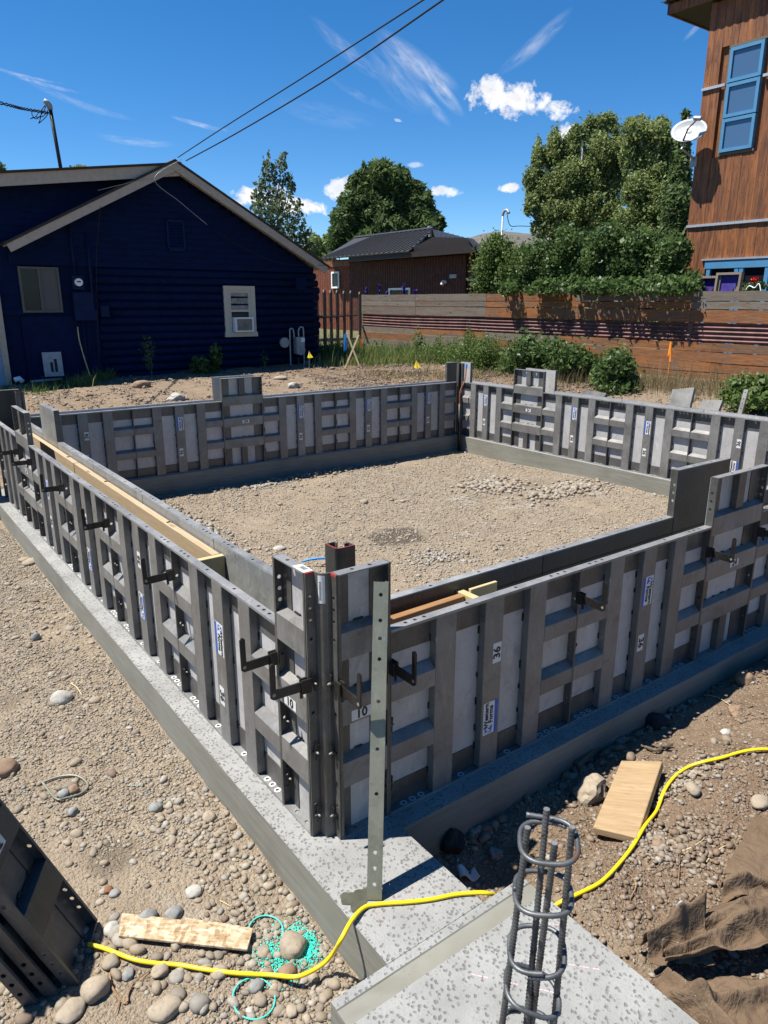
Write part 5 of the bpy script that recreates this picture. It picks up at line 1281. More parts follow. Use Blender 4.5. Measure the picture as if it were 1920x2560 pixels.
a = q(260, 778); hb(a.x-.10, a.x+.10, a.z-.13, a.z+.13, HY-.10, HY-.02, 'junction_box', 'blue2', house); a = q(237, 786); hb(a.x-.05, a.x+.05, a.z-.12, a.z+.12, HY-.09, HY-.02, 'junction_box', 'blue2', house)
a = q(748, 710); hb(a.x-.16, a.x+.16, a.z-.17, a.z+.17, HY-.12, HY-.02, 'junction_box', 'blue', house)
# door trim and pale door at the left edge
a = hz(29, 955); m = MB()
hb(a.x-.13, a.x, .2, 2.45, HY-.05, HY+.05, 'door_trim', 'beige', house); hb(a.x-1.6, a.x-.13, .2, 2.40, HY+.0, HY+.04, 'door', 'paleblue', house)
# vent cover, pipe and bits at the base
v0 = hz(134, 940); vt = thing('vent_cover', 'pale louvred metal box leaning against the blue wall', 'vent cover', (v0.x, HY-.10, v0.z-.0), (R(-6),0,R(-3)))
m = MB(); m.box(-.21,-.02,0,.21,.03,.56); m.build('casing', 'greymetal', vt); m = MB(); m.box(-.06,-.026,.10,.0,-.021,.33); m.box(.03,-.026,.10,.09,-.021,.40); m.build('slot', 'dark', vt)
m = MB(); m.tube([hz(70,950)+Vector((0,-.25,-.02)), hz(148,943)+Vector((0,-.25,-.02))], .03, 8); tag(m.build('white_pipe', 'greymetal', smooth=True), 'pale pipe lying along the base of the blue wall', 'pipe')
m = MB(); m.tube([hz(30,950)+Vector((0,-.3,.02)), hz(42,950)+Vector((0,-.3,.06)), hz(50,952)+Vector((0,-.3,0))], .06, 8); tag(m.build('pipe_elbow', 'white', smooth=True), 'white pipe elbow beside the pale door', 'pipe')
m = MB(); m.tube(smooth_path([hz(191,817)+Vector((0,-.1,0)), hz(195,850)+Vector((0,-.12,0)), hz(207,900)+Vector((0,-.2,0)), hz(213,940)+Vector((0,-.5,0)), hz(217,955)+Vector((0,-.7,0))], 6), .014, 6); tag(m.build('yellow_cable', 'straw', smooth=True), 'thin yellow cable hanging from the panel to the grass tuft', 'cable')
# gas meter
gm = thing('gas_meter', 'grey gas meter with two bent pipes by the blue log wall', 'gas meter', (9.12, HY-.35, .38))
m = MB(); m.tube(smooth_path([(-.16,0,-.1),(-.16,0,.95),(-.14,0,1.08),(-.06,0,1.08),(-.03,0,.95),(-.03,0,.85)], 5), .022, 8); m.build('pipe', 'greymetal', gm, smooth=True)
m = MB(); m.tube(smooth_path([(.12,0,.85),(.12,0,1.02),(.17,0,1.12),(.24,0,1.12),(.28,0,1.0),(.28,0,-.1)], 5), .022, 8); m.build('pipe', 'greymetal', gm, smooth=True)
m = MB(); m.box(.0,-.09,.40,.26,.09,.86); m.tube([(.13,-.1,.5),(.13,.1,.5)], .14, 12); m.build('meter_body', 'greymetal', gm); m = MB(); m.cyl((-.34,-.03,.72),(-.34,.03,.72), .14, 14); m.cyl((-.34,0,.72),(-.16,0,.72), .03, 8); m.build('regulator', 'greymetal', gm)
m = MB(); m.box(.14,-.1,.72,.26,-.092,.84); m.build('tag', 'white', gm)
# roof mast
a, b = vy(156, 432, 17.6), vy(126, 275, 17.6)
ms = thing('service_mast', 'tall dark conduit mast with a hooded top above the blue house roof', 'service mast', a)
hd = [b-a, b-a+Vector((-.01,0,.08)), b-a+Vector((-.05,0,.15)), b-a+Vector((-.12,0,.18))]
m = MB(); m.tube([Vector((0,0,-.3)), b-a], .042, 10); m.build('pipe', 'steel_black', ms, smooth=True); m = MB(); m.tube(hd, [.055,.065,.062,.05], 10); m.build('weatherhead', 'greymetal', ms, smooth=True)
tip = a+hd[-1]
def wire(pts, r, label, mat='black', name='power_line', n=8, group='overhead wires'):
    m = MB(); m.tube(smooth_path(pts, n), r, 6); return tag(m.build(name, mat, smooth=True), label, 'wire', group)
W0 = vy(121, 282, 17.6)
m = MB(); P_ = smooth_path([W0, vy(60,272,16.5), vy(20,262,15.5), vy(-120,228,13)], 30)
for s in (0, math.pi):
    m.tube([p+Vector((0,.0,.022*math.sin(i*.8+s)))+Vector((.0,.02*math.cos(i*.8+s),0)) for i, p in enumerate(P_)], .014, 5)
tag(m.build('power_line', 'black', smooth=True), 'twisted service cable running left from the roof mast', 'wire', 'overhead wires')
m = MB()
for lp in ([(113,262),(105,275),(100,300),(97,308),(112,295),(119,285),(118,275)], [(115,265),(108,280),(92,297),(82,290),(80,280),(90,275),(110,281)], [(113,264),(96,282),(88,292),(76,297),(84,293),(104,292),(116,283)]):
    m.tube(smooth_path([vy(x, y, 17.6) for x, y in lp], 6), .010, 5)
tag(m.build('cable_loops', 'black', smooth=True), 'loose black cable loops under the mast hood', 'wire', 'overhead wires')
wire([Vector((6.0,16.0,5.5)), at(560,318,15.0), at(760,192,12.5), at(1058,0,9.5), at(1320,-170,8)], .011, 'upper of the two overhead wires running up from the blue gable')
wire([Vector((6.2,16.0,5.45)), at(600,328,15.0), at(830,190,12.5), at(1107,0,9.5), at(1400,-205,8)], .013, 'lower of the two overhead wires running up from the blue gable')
wire([Vector((6.05,15.9,5.45)), vy(386,447,15.9), vy(450,505,15.95), vy(518,562,16)], .007, 'thin wire hanging down the blue gable', 'greymetal')
wire([vy(540,578,16.3), vy(600,615,16.3), vy(680,652,16.2), vy(760,664,16.1), vy(822,662,16.0)], .006, 'thin wire slung to the right eave of the blue house', 'black')
wire([vy(245,476,15.98), vy(330,455,15.98), vy(384,444,15.98)], .006, 'thin pale wire along the left slope of the blue gable', 'greymetal')
wire([q(236,520,-.5), q(238,640,-.1), q(240,760,-.1), q(245,935,-.1)], .006, 'thin dark wire running down the blue wall')

# ---------------------------------------------------------------- picket fence between house and board fence
pf = thing('picket_fence', 'dark brown picket fence between the blue house and the board fence', 'fence', (10.3, 17.2, .4))
a, b = Vector((10.35, 17.0, 0)), Vector((13.85, 19.9, 0)); p0 = Vector((10.3, 17.2, .4))
pxs = [793, 812, 828, 844, 861, 878, 900]
for i, px in enumerate(pxs):
    # where the ray of each picket meets the fence line
    d = ray(px, 800); A2 = np.array([[d[0], -(b-a).x],[d[1], -(b-a).y]]); tt = np.linalg.solve(A2, np.array([a.x-CAM[0], a.y-CAM[1]])); c = a+(b-a)*tt[1]
    D_ = (np.array([c.x, c.y, 1.4])-CAM)@fw; w = 15*D_/FPX/2; dr = (b-a).normalized(); top = CAM[2]-(-8-(7 if i == 0 else 0)+i*.8)*0
    zt = 2.27+.02*math.sin(i*3); m = MB(); e = (c-p0)
    pts = [(-w,-.0),(w,-.0),(w,zt-.1),(w*.4,zt-.02),(-w*.4,zt-.02),(-w,zt-.1)]
    vs = []; th = Vector((dr.y,-dr.x,0))*.02
    for s in (1, -1):
        for u, z in pts: vs.append(Vector((e.x, e.y, 0))+dr*u*1.15+Vector((0,0,z-.0))+th*s)
    n = 6; m.add(vs, [tuple(range(n))[::-1], tuple(range(n, 2*n))]+[(k, (k+1) % n, n+(k+1) % n, n+k) for k in range(n)]); m.build('picket', 'picket', pf, loc=(0,0,-.1-.0))
for z in (.85, 1.75):
    m = MB(); dr = (b-a).normalized(); th = Vector((dr.y,-dr.x,0)); e0_ = Vector((a.x-p0.x, a.y-p0.y, z-.4))-th*.03; e1_ = Vector((b.x-p0.x, b.y-p0.y, z-.4))-th*.03
    m.tube([e0_, e1_], .045, 4); m.build('rail', 'picket', pf)

# ---------------------------------------------------------------- board fence (plane x = 14)
bf = thing('board_fence', 'tall horizontal board fence with a band of corrugated metal', 'fence', (14, 12, .5)); B0 = Vector((14, 12, .5))
zr = lambda c: vx(1800, 640+c/3.967, 14).z
rows = [(352,444),(455,524),(538,660),None,(872,950),(962,1058),(1066,1158),(1172,1236),(1246,1330)]
ys = [vx(px, 760, 14).y for px in (905, 1040, 1216, 1440, 1730)]+[4.4]
for ri, rw in enumerate(rows):
    if rw is None: continue
    zt, zb = zr(rw[0]), zr(rw[1]); cuts = list(ys)
    if ri in (4, 5, 6, 7): cuts[3] += .5; cuts[4] -= .6; cuts[2] -= .3*(ri % 2)
    if ri == 1: cuts[3] -= .4
    for k in range(len(cuts)-1):
        L = cuts[k]-cuts[k+1]-.006; c = (cuts[k]+cuts[k+1])/2; t = random.uniform(-.008,.008); m = MB(); h = (zt-zb)+.010
        n = 8; top = [(-L/2+L*i/n, h/2+random.uniform(-.006,.004)) for i in range(n+1)]; bot = [(L/2-L*i/n, -h/2+random.uniform(-.004,.006)) for i in range(n+1)]
        m.prism(top+bot, 'y', -.02, .02)
        grey = (k == 0 and random.random() < .85) or (ri == 0 and k in (0,1,3,4)) or (k == 1 and random.random() < .45) or (ri == 1 and k == 4) or random.random() < .06
        m.build('board', 'fence_grey' if grey else 'fence', bf, (t, c-B0.y, (zt+zb)/2-B0.z), (0, random.uniform(-.004,.004), R(-90)))
for k in range(len(ys)):
    m = MB(); m.box(.03, ys[k]-B0.y-.05, -.3, .13, ys[k]-B0.y+.05, zr(352)-B0.z-.03); m.build('post', 'lumber_dark', bf)
# corrugated band: waves run along the fence
cuts = [ys[0], vx(1216,830,14).y+.9, vx(1300,830,14).y-.3, 4.4]
for k in range(len(cuts)-1):
    zt, zb = zr(690)+.05, zr(862); m = MB(); pr_ = []; N = 44
    for i in range(N+1):
        z = zb+(zt-zb)*i/N; pr_.append((.025+.024*math.cos(i/N*2*math.pi*4.5), z))
    back = [(x+.003, z) for x, z in pr_][::-1]; vs = []; fs = []
    S2 = 10; y0, y1 = cuts[k]-.004, cuts[k+1]+.004
    for j in range(S2+1):
        y = y0+(y1-y0)*j/S2; sag = -.02*math.sin(math.pi*j/S2)*(1 if k == 0 else .4)
        for x, z in pr_: vs.append((x-B0.x+14+random.uniform(-.001,.001), y-B0.y, z-B0.z+sag))
    for j in range(S2):
        for i in range(N): a_ = j*(N+1)+i; fs.append((a_, a_+1, a_+N+2, a_+N+1))
    m.add(vs, fs); m.build('corrugated_sheet', 'corrfence', bf, smooth=True)

# ---------------------------------------------------------------- rust brown metal house (facade in the plane x = 21)
BX = 21.0; K_ = lambda x, y: (780+x/1.983, 540+y/1.983)
bh = thing('rusty_metal_house', 'low rust brown corrugated house with a dark grey metal roof', 'house', (BX, 28, .5)); Q0 = Vector((BX, 28, .5))
def bq(mb, name, mat, par=None, **k): o = mb.build(name, mat, par or bh, **k); o.location = -Q0; return o
P1, P2 = vx(*K_(45,210), BX-.9), vx(*K_(480,174), BX-.9); R1, R2 = vx(*K_(212,110), BX+2.6), vx(*K_(600,66), BX+2.6)
ye0, ye1 = P1.y, P2.y; ze = (P1.z+P2.z)/2; yr0, yr1 = R1.y, R2.y; zrg = (R1.z+R2.z)/2
P3 = vx(*K_(860,192), BX-.2)
def quad(a, b, c, d, th=.06):
    m = MB(); n = (b-a).cross(d-a).normalized()*th; n = n if n.z > 0 else -n; m.add([a, b, c, d, a-n, b-n, c-n, d-n], [(0,1,2,3),(7,6,5,4),(0,4,5,1),(1,5,6,2),(2,6,7,3),(3,7,4,0)]); return m
A1, A2_, A3, A4 = Vector((BX-.9, ye0, ze)), Vector((BX-.9, ye1, ze)), Vector((BX+2.6, yr1, zrg)), Vector((BX+2.6, yr0, zrg))
bq(quad(A1, A2_, A3, A4), 'roof', 'roofgrey')
nS = 19
for i in range(nS+1):
    t = i/nS; p = A1.lerp(A2_, t); qq = Vector((A3.x, p.y, A3.z)); 
    if qq.y > yr0: s = (yr0-ye0)/(1e-6+(yr0-ye0)) ; f = max(0.02, 1-(p.y-yr0)/(ye0-yr0+1e-6)) if p.y > yr0 else 1; qq = p.lerp(Vector((A3.x, p.y, A3.z)), f)
    if yr1 > ye1 and p.y < yr1: qq = p.lerp(Vector((A3.x, p.y, A3.z)), max(.02, (p.y-ye1)/(yr1-ye1)))
    if p.y < yr1 and False: pass
    m = MB(); m.tube([p+Vector((0,0,.03)), qq+Vector((0,0,.03))], .028, 4); bq(m, 'standing_seam', 'roofgrey')
m = MB(); m.tube([A4+Vector((0,0,.04)), A3+Vector((0,0,.05))], .07, 6); bq(m, 'ridge_cap', 'roofgrey')
# small hip on the right, with its gablet below
Hr = Vector((BX+5.5, yr1-.6, 0)); Hr.z = vx(*K_(770,110), BX+5.5).z; Hr.y = vx(*K_(770,110), BX+5.5).y
Hm = vx(*K_(612,106), BX+1.9)
bq(quad(A3, Vector((A3.x, A3.y, A3.z))+Vector((.01,0,0)), Hr, Hm), 'roof', 'roofgrey')
for i in range(1, 7):
    t = i/7; m = MB(); m.tube([A3.lerp(Hr, t)+Vector((0,0,.03)), Hm.lerp(Hr, t)+Vector((0,0,.03))], .02, 4); bq(m, 'standing_seam', 'roofgrey')
# eave fascia, soffit and wall
F0, F1, F2 = vx(*K_(185,203), BX-.75), vx(*K_(812,155), BX-.75), vx(*K_(860,192), BX-.2)
m = MB(); m.box(BX-.80, F1.y, ze-.26, BX-.72, F0.y, ze-.03); bq(m, 'fascia', 'fasciadark'); m = MB(); m.box(BX-.72, F1.y, ze-.2, BX+4.5, F0.y, ze-.16); bq(m, 'soffit', 'fasciadark')
def xpoly(pts, X, th, name, mat):
    m = MB(); q = [vx(*K_(*p), X) for p in pts]; m.prism([(p.y, p.z) for p in q], 'x', X, X+th); return bq(m, name, mat)
xpoly([(470,174),(600,104),(775,112),(815,152),(812,166),(470,186)], BX-.35, .3, 'gablet', 'fasciadark')
xpoly([(765,106),(785,112),(864,190),(858,198),(812,166)], BX-.45, .12, 'roof_edge', 'roofgrey')
xpoly([(810,150),(860,192),(850,230),(770,232),(770,170)], BX+.5, .2, 'wall', 'fasciadark')
def corrugated(y0, y1, z0, z1, X, pitch, mat, par):
    m = MB(); N = int(abs(y1-y0)/pitch*6); pr_ = [(X+.02*math.cos(i*math.pi/3), y0+(y1-y0)*i/N) for i in range(N+1)]
    vs = [(x, y, z) for z in (z0, z1) for x, y in pr_]; m.add(vs, [(i, i+1, N+2+i, N+1+i) for i in range(N)]); return bq(m, 'corrugated_wall', mat)
yw0, yw1 = vx(*K_(188,300), BX).y, vx(*K_(768,300), BX).y; ywL = vx(*K_(15,300), BX).y+1.5
corrugated(ywL, yw0, .2, vx(*K_(100,252), BX).z, BX+.02, .19, 'rust', bh); corrugated(yw0-.02, yw1, .2, ze-.25, BX-.06, .19, 'rustshade', bh)  # main wall under the eave takes the copy with shade painted in
m = MB(); m.box(BX+.05, yw1, .2, BX+6, ywL, ze-.05); bq(m, 'wall', 'rustshade')
a = vx(*K_(75,225), BX); m = MB(); m.box(BX-.03, yw0, vx(*K_(100,252), BX).z, BX+.04, ywL, ze-.12); bq(m, 'fascia', 'cedar')
def bwin(x0, y0, x1, y1, name='window', fm='white', pm='glass_dark', fw_=.09, X=BX-.05):
    a, b = vx(*K_(x0,y0), X), vx(*K_(x1,y1), X); ya, yb, zt, zb = a.y, b.y, max(a.z,b.z), min(a.z,b.z); w = link(name, None, bh)
    for s in ((ya, ya-fw_, zb, zt), (yb+fw_, yb, zb, zt), (ya-fw_, yb+fw_, zt-fw_, zt), (ya-fw_, yb+fw_, zb, zb+fw_)):
        m = MB(); m.box(X-.05-Q0.x, s[1]-Q0.y, s[2]-Q0.z, X+.02-Q0.x, s[0]-Q0.y, s[3]-Q0.z); m.build('frame', fm, w)
    m = MB(); m.box(X-.01-Q0.x, yb-Q0.y, zb-Q0.z, X+.01-Q0.x, ya-Q0.y, zt-Q0.z); m.build('pane', pm, w)
bwin(98, 277, 137, 358); bwin(383, 358, 488, 420); bwin(776, 312, 840, 420, X=BX+.2)
a = vx(*K_(655,328), BX-.15); m = MB(); m.tube(smooth_path([a+Vector((.15,0,.0)), a+Vector((-.08,0,.02)), a+Vector((-.14,-.02,-.12))], 5), .07, 8); bq(m, 'dryer_vent', 'white', smooth=True)
a = vx(*K_(702,299), BX-.1); m = MB(); m.box(a.x-.05, a.y-.22, a.z-.08, a.x+.05, a.y+.22, a.z+.08); bq(m, 'wall_lamp', 'greymetal')
a = vx(*K_(586,62), BX+3.2); m = MB(); m.cyl(a-Vector((0,0,.4)), a, .09, 10); m.cyl(a, a+Vector((0,0,.12)), .15, 10); bq(m, 'roof_vent', 'greymetal')
# small shed roof to the right
a, b = vx(*K_(770,232), BX+1), vx(*K_(855,236), BX+1); m = MB(); m.box(BX+.6, b.y-.5, a.z-.12, BX+3, a.y+.1, a.z); bq(m, 'lean_to_roof', 'fasciadark'); m = MB(); m.box(BX+.8, b.y-.3, .3, BX+2.9, a.y, a.z-.13); bq(m, 'wall', 'cedar')

# ---------------------------------------------------------------- cedar house on the right (plane x = 17)
OX = 17.0; oh = thing('cedar_house', 'tall reddish cedar board house with sky blue windows at the right edge', 'house', (OX, 9, .6)); O0 = Vector((OX, 9, .6))
J_ = lambda x, y: (1600+x/2.766, y/2.766)
yc = vx(1727, 500, OX).y
zf1, zf2, ztop = vx(*J_(285,1572), OX).z, vx(*J_(390,636), OX).z, vx(1668,34,OX-.22).z-.04
def ob(x0, x1, y0, y1, z0, z1, name, mat, par=None, **k):
    m = MB(); m.box(x0-O0.x, y0-O0.y, z0-O0.z, x1-O0.x, y1-O0.y, z1-O0.z); return m.build(name, mat, par or oh, **k)
ob(OX+.06, OX+7, 3.0, yc, -.2, ztop, 'wall', 'cedar')
wT = [vx(1831,119,OX), vx(1914,98,OX), vx(1800,383,OX), vx(1884,372,OX)]
wy0, wy1, wz0, wz1 = (wT[0].y+wT[2].y)/2, (wT[1].y+wT[3].y)/2, (wT[2].z+wT[3].z)/2, (wT[0].z+wT[1].z)/2
bw = vx(1766, 652, OX); bwz = bw.z; bwy = bw.y
for (za, zb_) in ((.4, zf1-.03), (zf1+.03, zf2-.03), (zf2+.03, ztop)):
    y = yc
    while y > 6.2:
        w = random.uniform(.17, .23); y0, y1 = y-w+.007, y
        segs = [(za, zb_)]
        if y0 < wy0+.06 and y1 > wy1-.06 and zb_ > wz0:
            segs = [(za, min(zb_, wz0-.07)), (max(za, wz1+.07), zb_)]
        if y1 < bwy+.03: segs = [(max(s[0], bwz+.05), s[1]) for s in segs]
        for s in segs:
            if s[1]-s[0] > .05:
                m = MB(); m.box(-.012+random.uniform(-.005,.005), y0-(y0+y1)/2, 0, .055, y1-(y0+y1)/2, s[1]-s[0]); m.build('siding_board', 'cedar', oh, (0, (y0+y1)/2-O0.y, s[0]-O0.z))
        y -= w
ob(OX-.06, OX+.02, wy0+.05, yc+.01, zf2-.03, zf2+.03, 'flashing', 'flash'); ob(OX-.06, OX+.02, 6.2, wy1-.05, zf2-.03, zf2+.03, 'flashing', 'flash'); ob(OX-.06, OX+.02, 6.2, yc+.01, zf1-.03, zf1+.03, 'flashing', 'flash')
# stack of three windows
hgt = (wz1-wz0)/3
for k in range(3):
    z0_, z1_ = wz0+k*hgt+.012, wz0+(k+1)*hgt-.012; w = link('window', None, oh); f = .075
    for s in ((wy0-f, wy0, z0_, z1_), (wy1, wy1+f, z0_, z1_), (wy1+f, wy0-f, z1_-f, z1_), (wy1+f, wy0-f, z0_, z0_+f)): ob(OX-.07, OX+.05, s[0], s[1], s[2], s[3], 'frame', 'blueframe', w)
    ob(OX-.03, OX-.02, wy1+f, wy0-f, z0_+f, z1_-f, 'pane', 'glass_sky', w)
ob(OX-.03, OX+.03, wy0, wy0+.05, wz0-.05, wz1+.05, 'casing', 'lumber_dark'); ob(OX-.04, OX+.03, wy1-.05, wy0+.05, wz0-.06, wz0-.002, 'casing', 'lumber_dark'); ob(OX-.04, OX+.03, wy1-.05, wy0+.05, wz1+.002, wz1+.06, 'casing', 'lumber_dark')
# wide window behind the crates
ww = link('window', None, oh); f = .10
ob(OX-.08, OX+.02, 5.6, bwy+.1, bwz, bwz+.045, 'flashing', 'flash'); ob(OX-.06, OX+.04, 5.6, bwy, bwz-.20, bwz-.002, 'frame', 'blueframe', ww)
for px in (1770, 1840, 1852, 1916):
    y = vx(px, 700, OX).y; ob(OX-.05, OX+.04, y-.05, y+.05, .6, bwz-.2, 'frame', 'blueframe', ww)
ob(OX+.02, OX+.05, 5.6, bwy, .6, bwz-.2, 'pane', 'glass_dark', ww)
# eave
EX = OX-.22; e0_ = vx(1668,34,EX); ztop = e0_.z-.03
ob(EX+.05, OX+7.5, 4.0, e0_.y-.05, ztop+.02, ztop+.10, 'soffit', 'fasciadark'); ob(EX, OX+7.5, e0_.y-.05, e0_.y, ztop, ztop+.22, 'fascia', 'cedar'); ob(EX, EX+.045, 4.0, e0_.y-.051, ztop+.001, ztop+.22, 'fascia', 'cedar')
m = MB(); N = 60; pr_ = [(e0_.y+.12-i*.1, ztop+.26+.02*math.cos(i*math.pi/1.0)) for i in range(N)]; bk = [(y, z+.012) for y, z in pr_][::-1]
m.prism([(y-O0.y, z-O0.z) for y, z in pr_+bk], 'x', -.38, 7.6); m.build('corrugated_roof', 'roofgrey', oh)
# satellite dish
DX = 16.55; c = vx(1722, 326, DX); dn = Vector((.36*-1, .26, .95)).normalized(); dn = Vector((-.86, -.18, .48)).normalized()
sd = thing('satellite_dish', 'light grey oval satellite dish on the corner of the cedar house', 'satellite dish', c)
yy_ = Vector((0,0,1)); uu = dn.cross(yy_).normalized(); vv = uu.cross(dn).normalized(); uu, vv = (uu*math.cos(.22)+vv*math.sin(.22)), (vv*math.cos(.22)-uu*math.sin(.22))
m = MB(); NR, NA = 8, 40; vs = [Vector((0,0,0))-dn*.0]; fs = []
for i in range(1, NR+1):
    for k in range(NA):
        a_ = 2*math.pi*k/NA; r_ = i/NR; vs.append(uu*(.46*r_*math.cos(a_))+vv*(.32*r_*math.sin(a_))+dn*(.07*r_*r_-.07))
fs += [(0, 1+k, 1+(k+1) % NA) for k in range(NA)]
for i in range(NR-1):
    for k in range(NA): fs.append((1+i*NA+k, 1+i*NA+(k+1) % NA, 1+(i+1)*NA+(k+1) % NA, 1+(i+1)*NA+k))
m.add(vs, fs); o = m.build('reflector', 'dish', sd, smooth=True); md = o.modifiers.new('t', 'SOLIDIFY'); md.thickness = .012
m = MB(); lx = -uu*.24+vv*.14+dn*.26; m.tube([-vv*.28-dn*.0, -vv*.12+dn*.22-uu*.10, lx], .022, 6); m.build('feed_arm', 'black', sd)
m = MB(); m.tube([lx-uu*.08, lx+uu*.10], .055, 8); m.build('feed_horn', 'dish', sd)
m = MB(); w_ = vx(1735, 405, OX)-c; m.tube([-vv*.15-dn*.09, -vv*.42-dn*.10, w_+Vector((-.12,0,.1)), w_], .028, 8); m.box(w_.x-.04, w_.y-.09, w_.z-.12, w_.x, w_.y+.09, w_.z+.12); m.build('mount', 'greymetal', sd)
me_ = text_mesh('DIRECTV', .105, .001).copy(); me_.materials.clear(); me_.materials.append(MATS['white'])
lt = link('lettering', me_, sd); Mx = Matrix((uu if True else uu, vv, dn)).transposed().to_4x4(); Mx.translation = uu*.10+vv*.10-dn*.042; lt.matrix_local = Mx
m = MB(); m.cyl(Vector((0,0,0)), Vector((0,0,.002)), .05, 14); l2 = m.build('logo_disc', 'white', sd); Mx = Mx.copy(); Mx.translation = -uu*.215+vv*.10-dn*.035; l2.matrix_local = Mx
# crates on the ledge behind the fence
def crate(px0, py0, px1, py1, X, label, tilt):
    a, b = vx(px0, py0, X), vx(px1, py1, X); c = (a+b)/2; w, h = abs(a.y-b.y)/2, abs(a.z-b.z)/2
    r = thing('planter_crate', label, 'crate', (X, c.y, c.z), (0, R(tilt), 0), 'wooden crates on the ledge'); t = .05
    for s in ((-w,-w+t,-h,h),(w-t,w,-h,h),(-w+t,w-t,h-t,h),(-w+t,w-t,-h,-h+t)):
        m = MB(); m.box(-.12, s[0], s[2], .0, s[1], s[3]); m.build('frame', 'crate', r)
    for k in range(4):
        m = MB(); y = -w+.06+k*(2*w-.1)/4; m.box(.0, y, -h+.01, .015, y+(2*w-.1)/4-.02, h-.01); m.build('slat', 'crate', r)
    m = MB(); m.add([(-.03,w-t,h-t),(-.03,w-t,-h+t),(-.03,-w*.2,-h+t),(-.03,-w*.75,h-t)], [(0,1,2,3)]); m.build('purple_cloth', 'purple', r)
crate(1738, 692, 1802, 745, 15.3, 'left weathered wooden crate with purple lining behind the fence', 4); crate(1797, 683, 1852, 745, 15.25, 'right weathered wooden crate with purple lining behind the fence', 4)

# ---------------------------------------------------------------- vegetation
def leaves(name, centers, radii, counts, size, mat, parent=None, up=.0, shell=.55, stretch=1.0, dens=None, cluster=0, fuzz=.13):
    Pn = []; Nn = []
    for c, r, n in zip(centers, radii, counts):
        if cluster:
            k = max(1, n//cluster); d = rng.normal(0, 1, (k, 3)); d /= np.linalg.norm(d, axis=1)[:,None]; rr = (shell+(1-shell)*rng.random(k)**.5)[:,None]
            cc = d*rr; q = np.repeat(cc, cluster, 0)+rng.normal(0, fuzz, (k*cluster, 3)); n = len(q)
        else:
            d = rng.normal(0, 1, (n, 3)); d /= np.linalg.norm(d, axis=1)[:,None]; q = d*(shell+(1-shell)*rng.random(n)**.6)[:,None]
        nn = q/np.maximum(np.linalg.norm(q, axis=1)[:,None], .1)
        Pn.append(q*np.array(r)+np.array(c)); Nn.append(nn)
    P = np.concatenate(Pn); N = np.concatenate(Nn); n = len(P); s = size*np.exp(rng.normal(0, .3, n))
    nrm = N*.6+rng.normal(0, .8, (n, 3)); nrm[:,2] += up; nrm /= np.linalg.norm(nrm, axis=1)[:,None]
    a = np.cross(nrm, rng.normal(0, 1, (n, 3))+np.array([0,0,.6*(stretch-1)])); a /= np.linalg.norm(a, axis=1)[:,None]; b = np.cross(nrm, a)
    if stretch != 1.0: b, a = a, b
    a = a*s[:,None]*.5; b = b*s[:,None]*.5*(1.5 if stretch == 1 else stretch)
    V = np.stack([P-b, P+a*.9-b*.1+nrm*s[:,None]*.08, P+b, P-a*.9-b*.1+nrm*s[:,None]*.08], 1).reshape(-1, 3)
    me = bpy.data.meshes.new(name); me.vertices.add(len(V)); me.vertices.foreach_set('co', V.ravel()); me.loops.add(n*4); me.loops.foreach_set('vertex_index', np.arange(n*4, dtype=np.int32))
    me.polygons.add(n); me.polygons.foreach_set('loop_start', np.arange(0, n*4, 4)); me.polygons.foreach_set('loop_total', np.full(n, 4)); me.update(); me.materials.append(MATS[mat])
    return link(name, me, parent, kind='stuff')
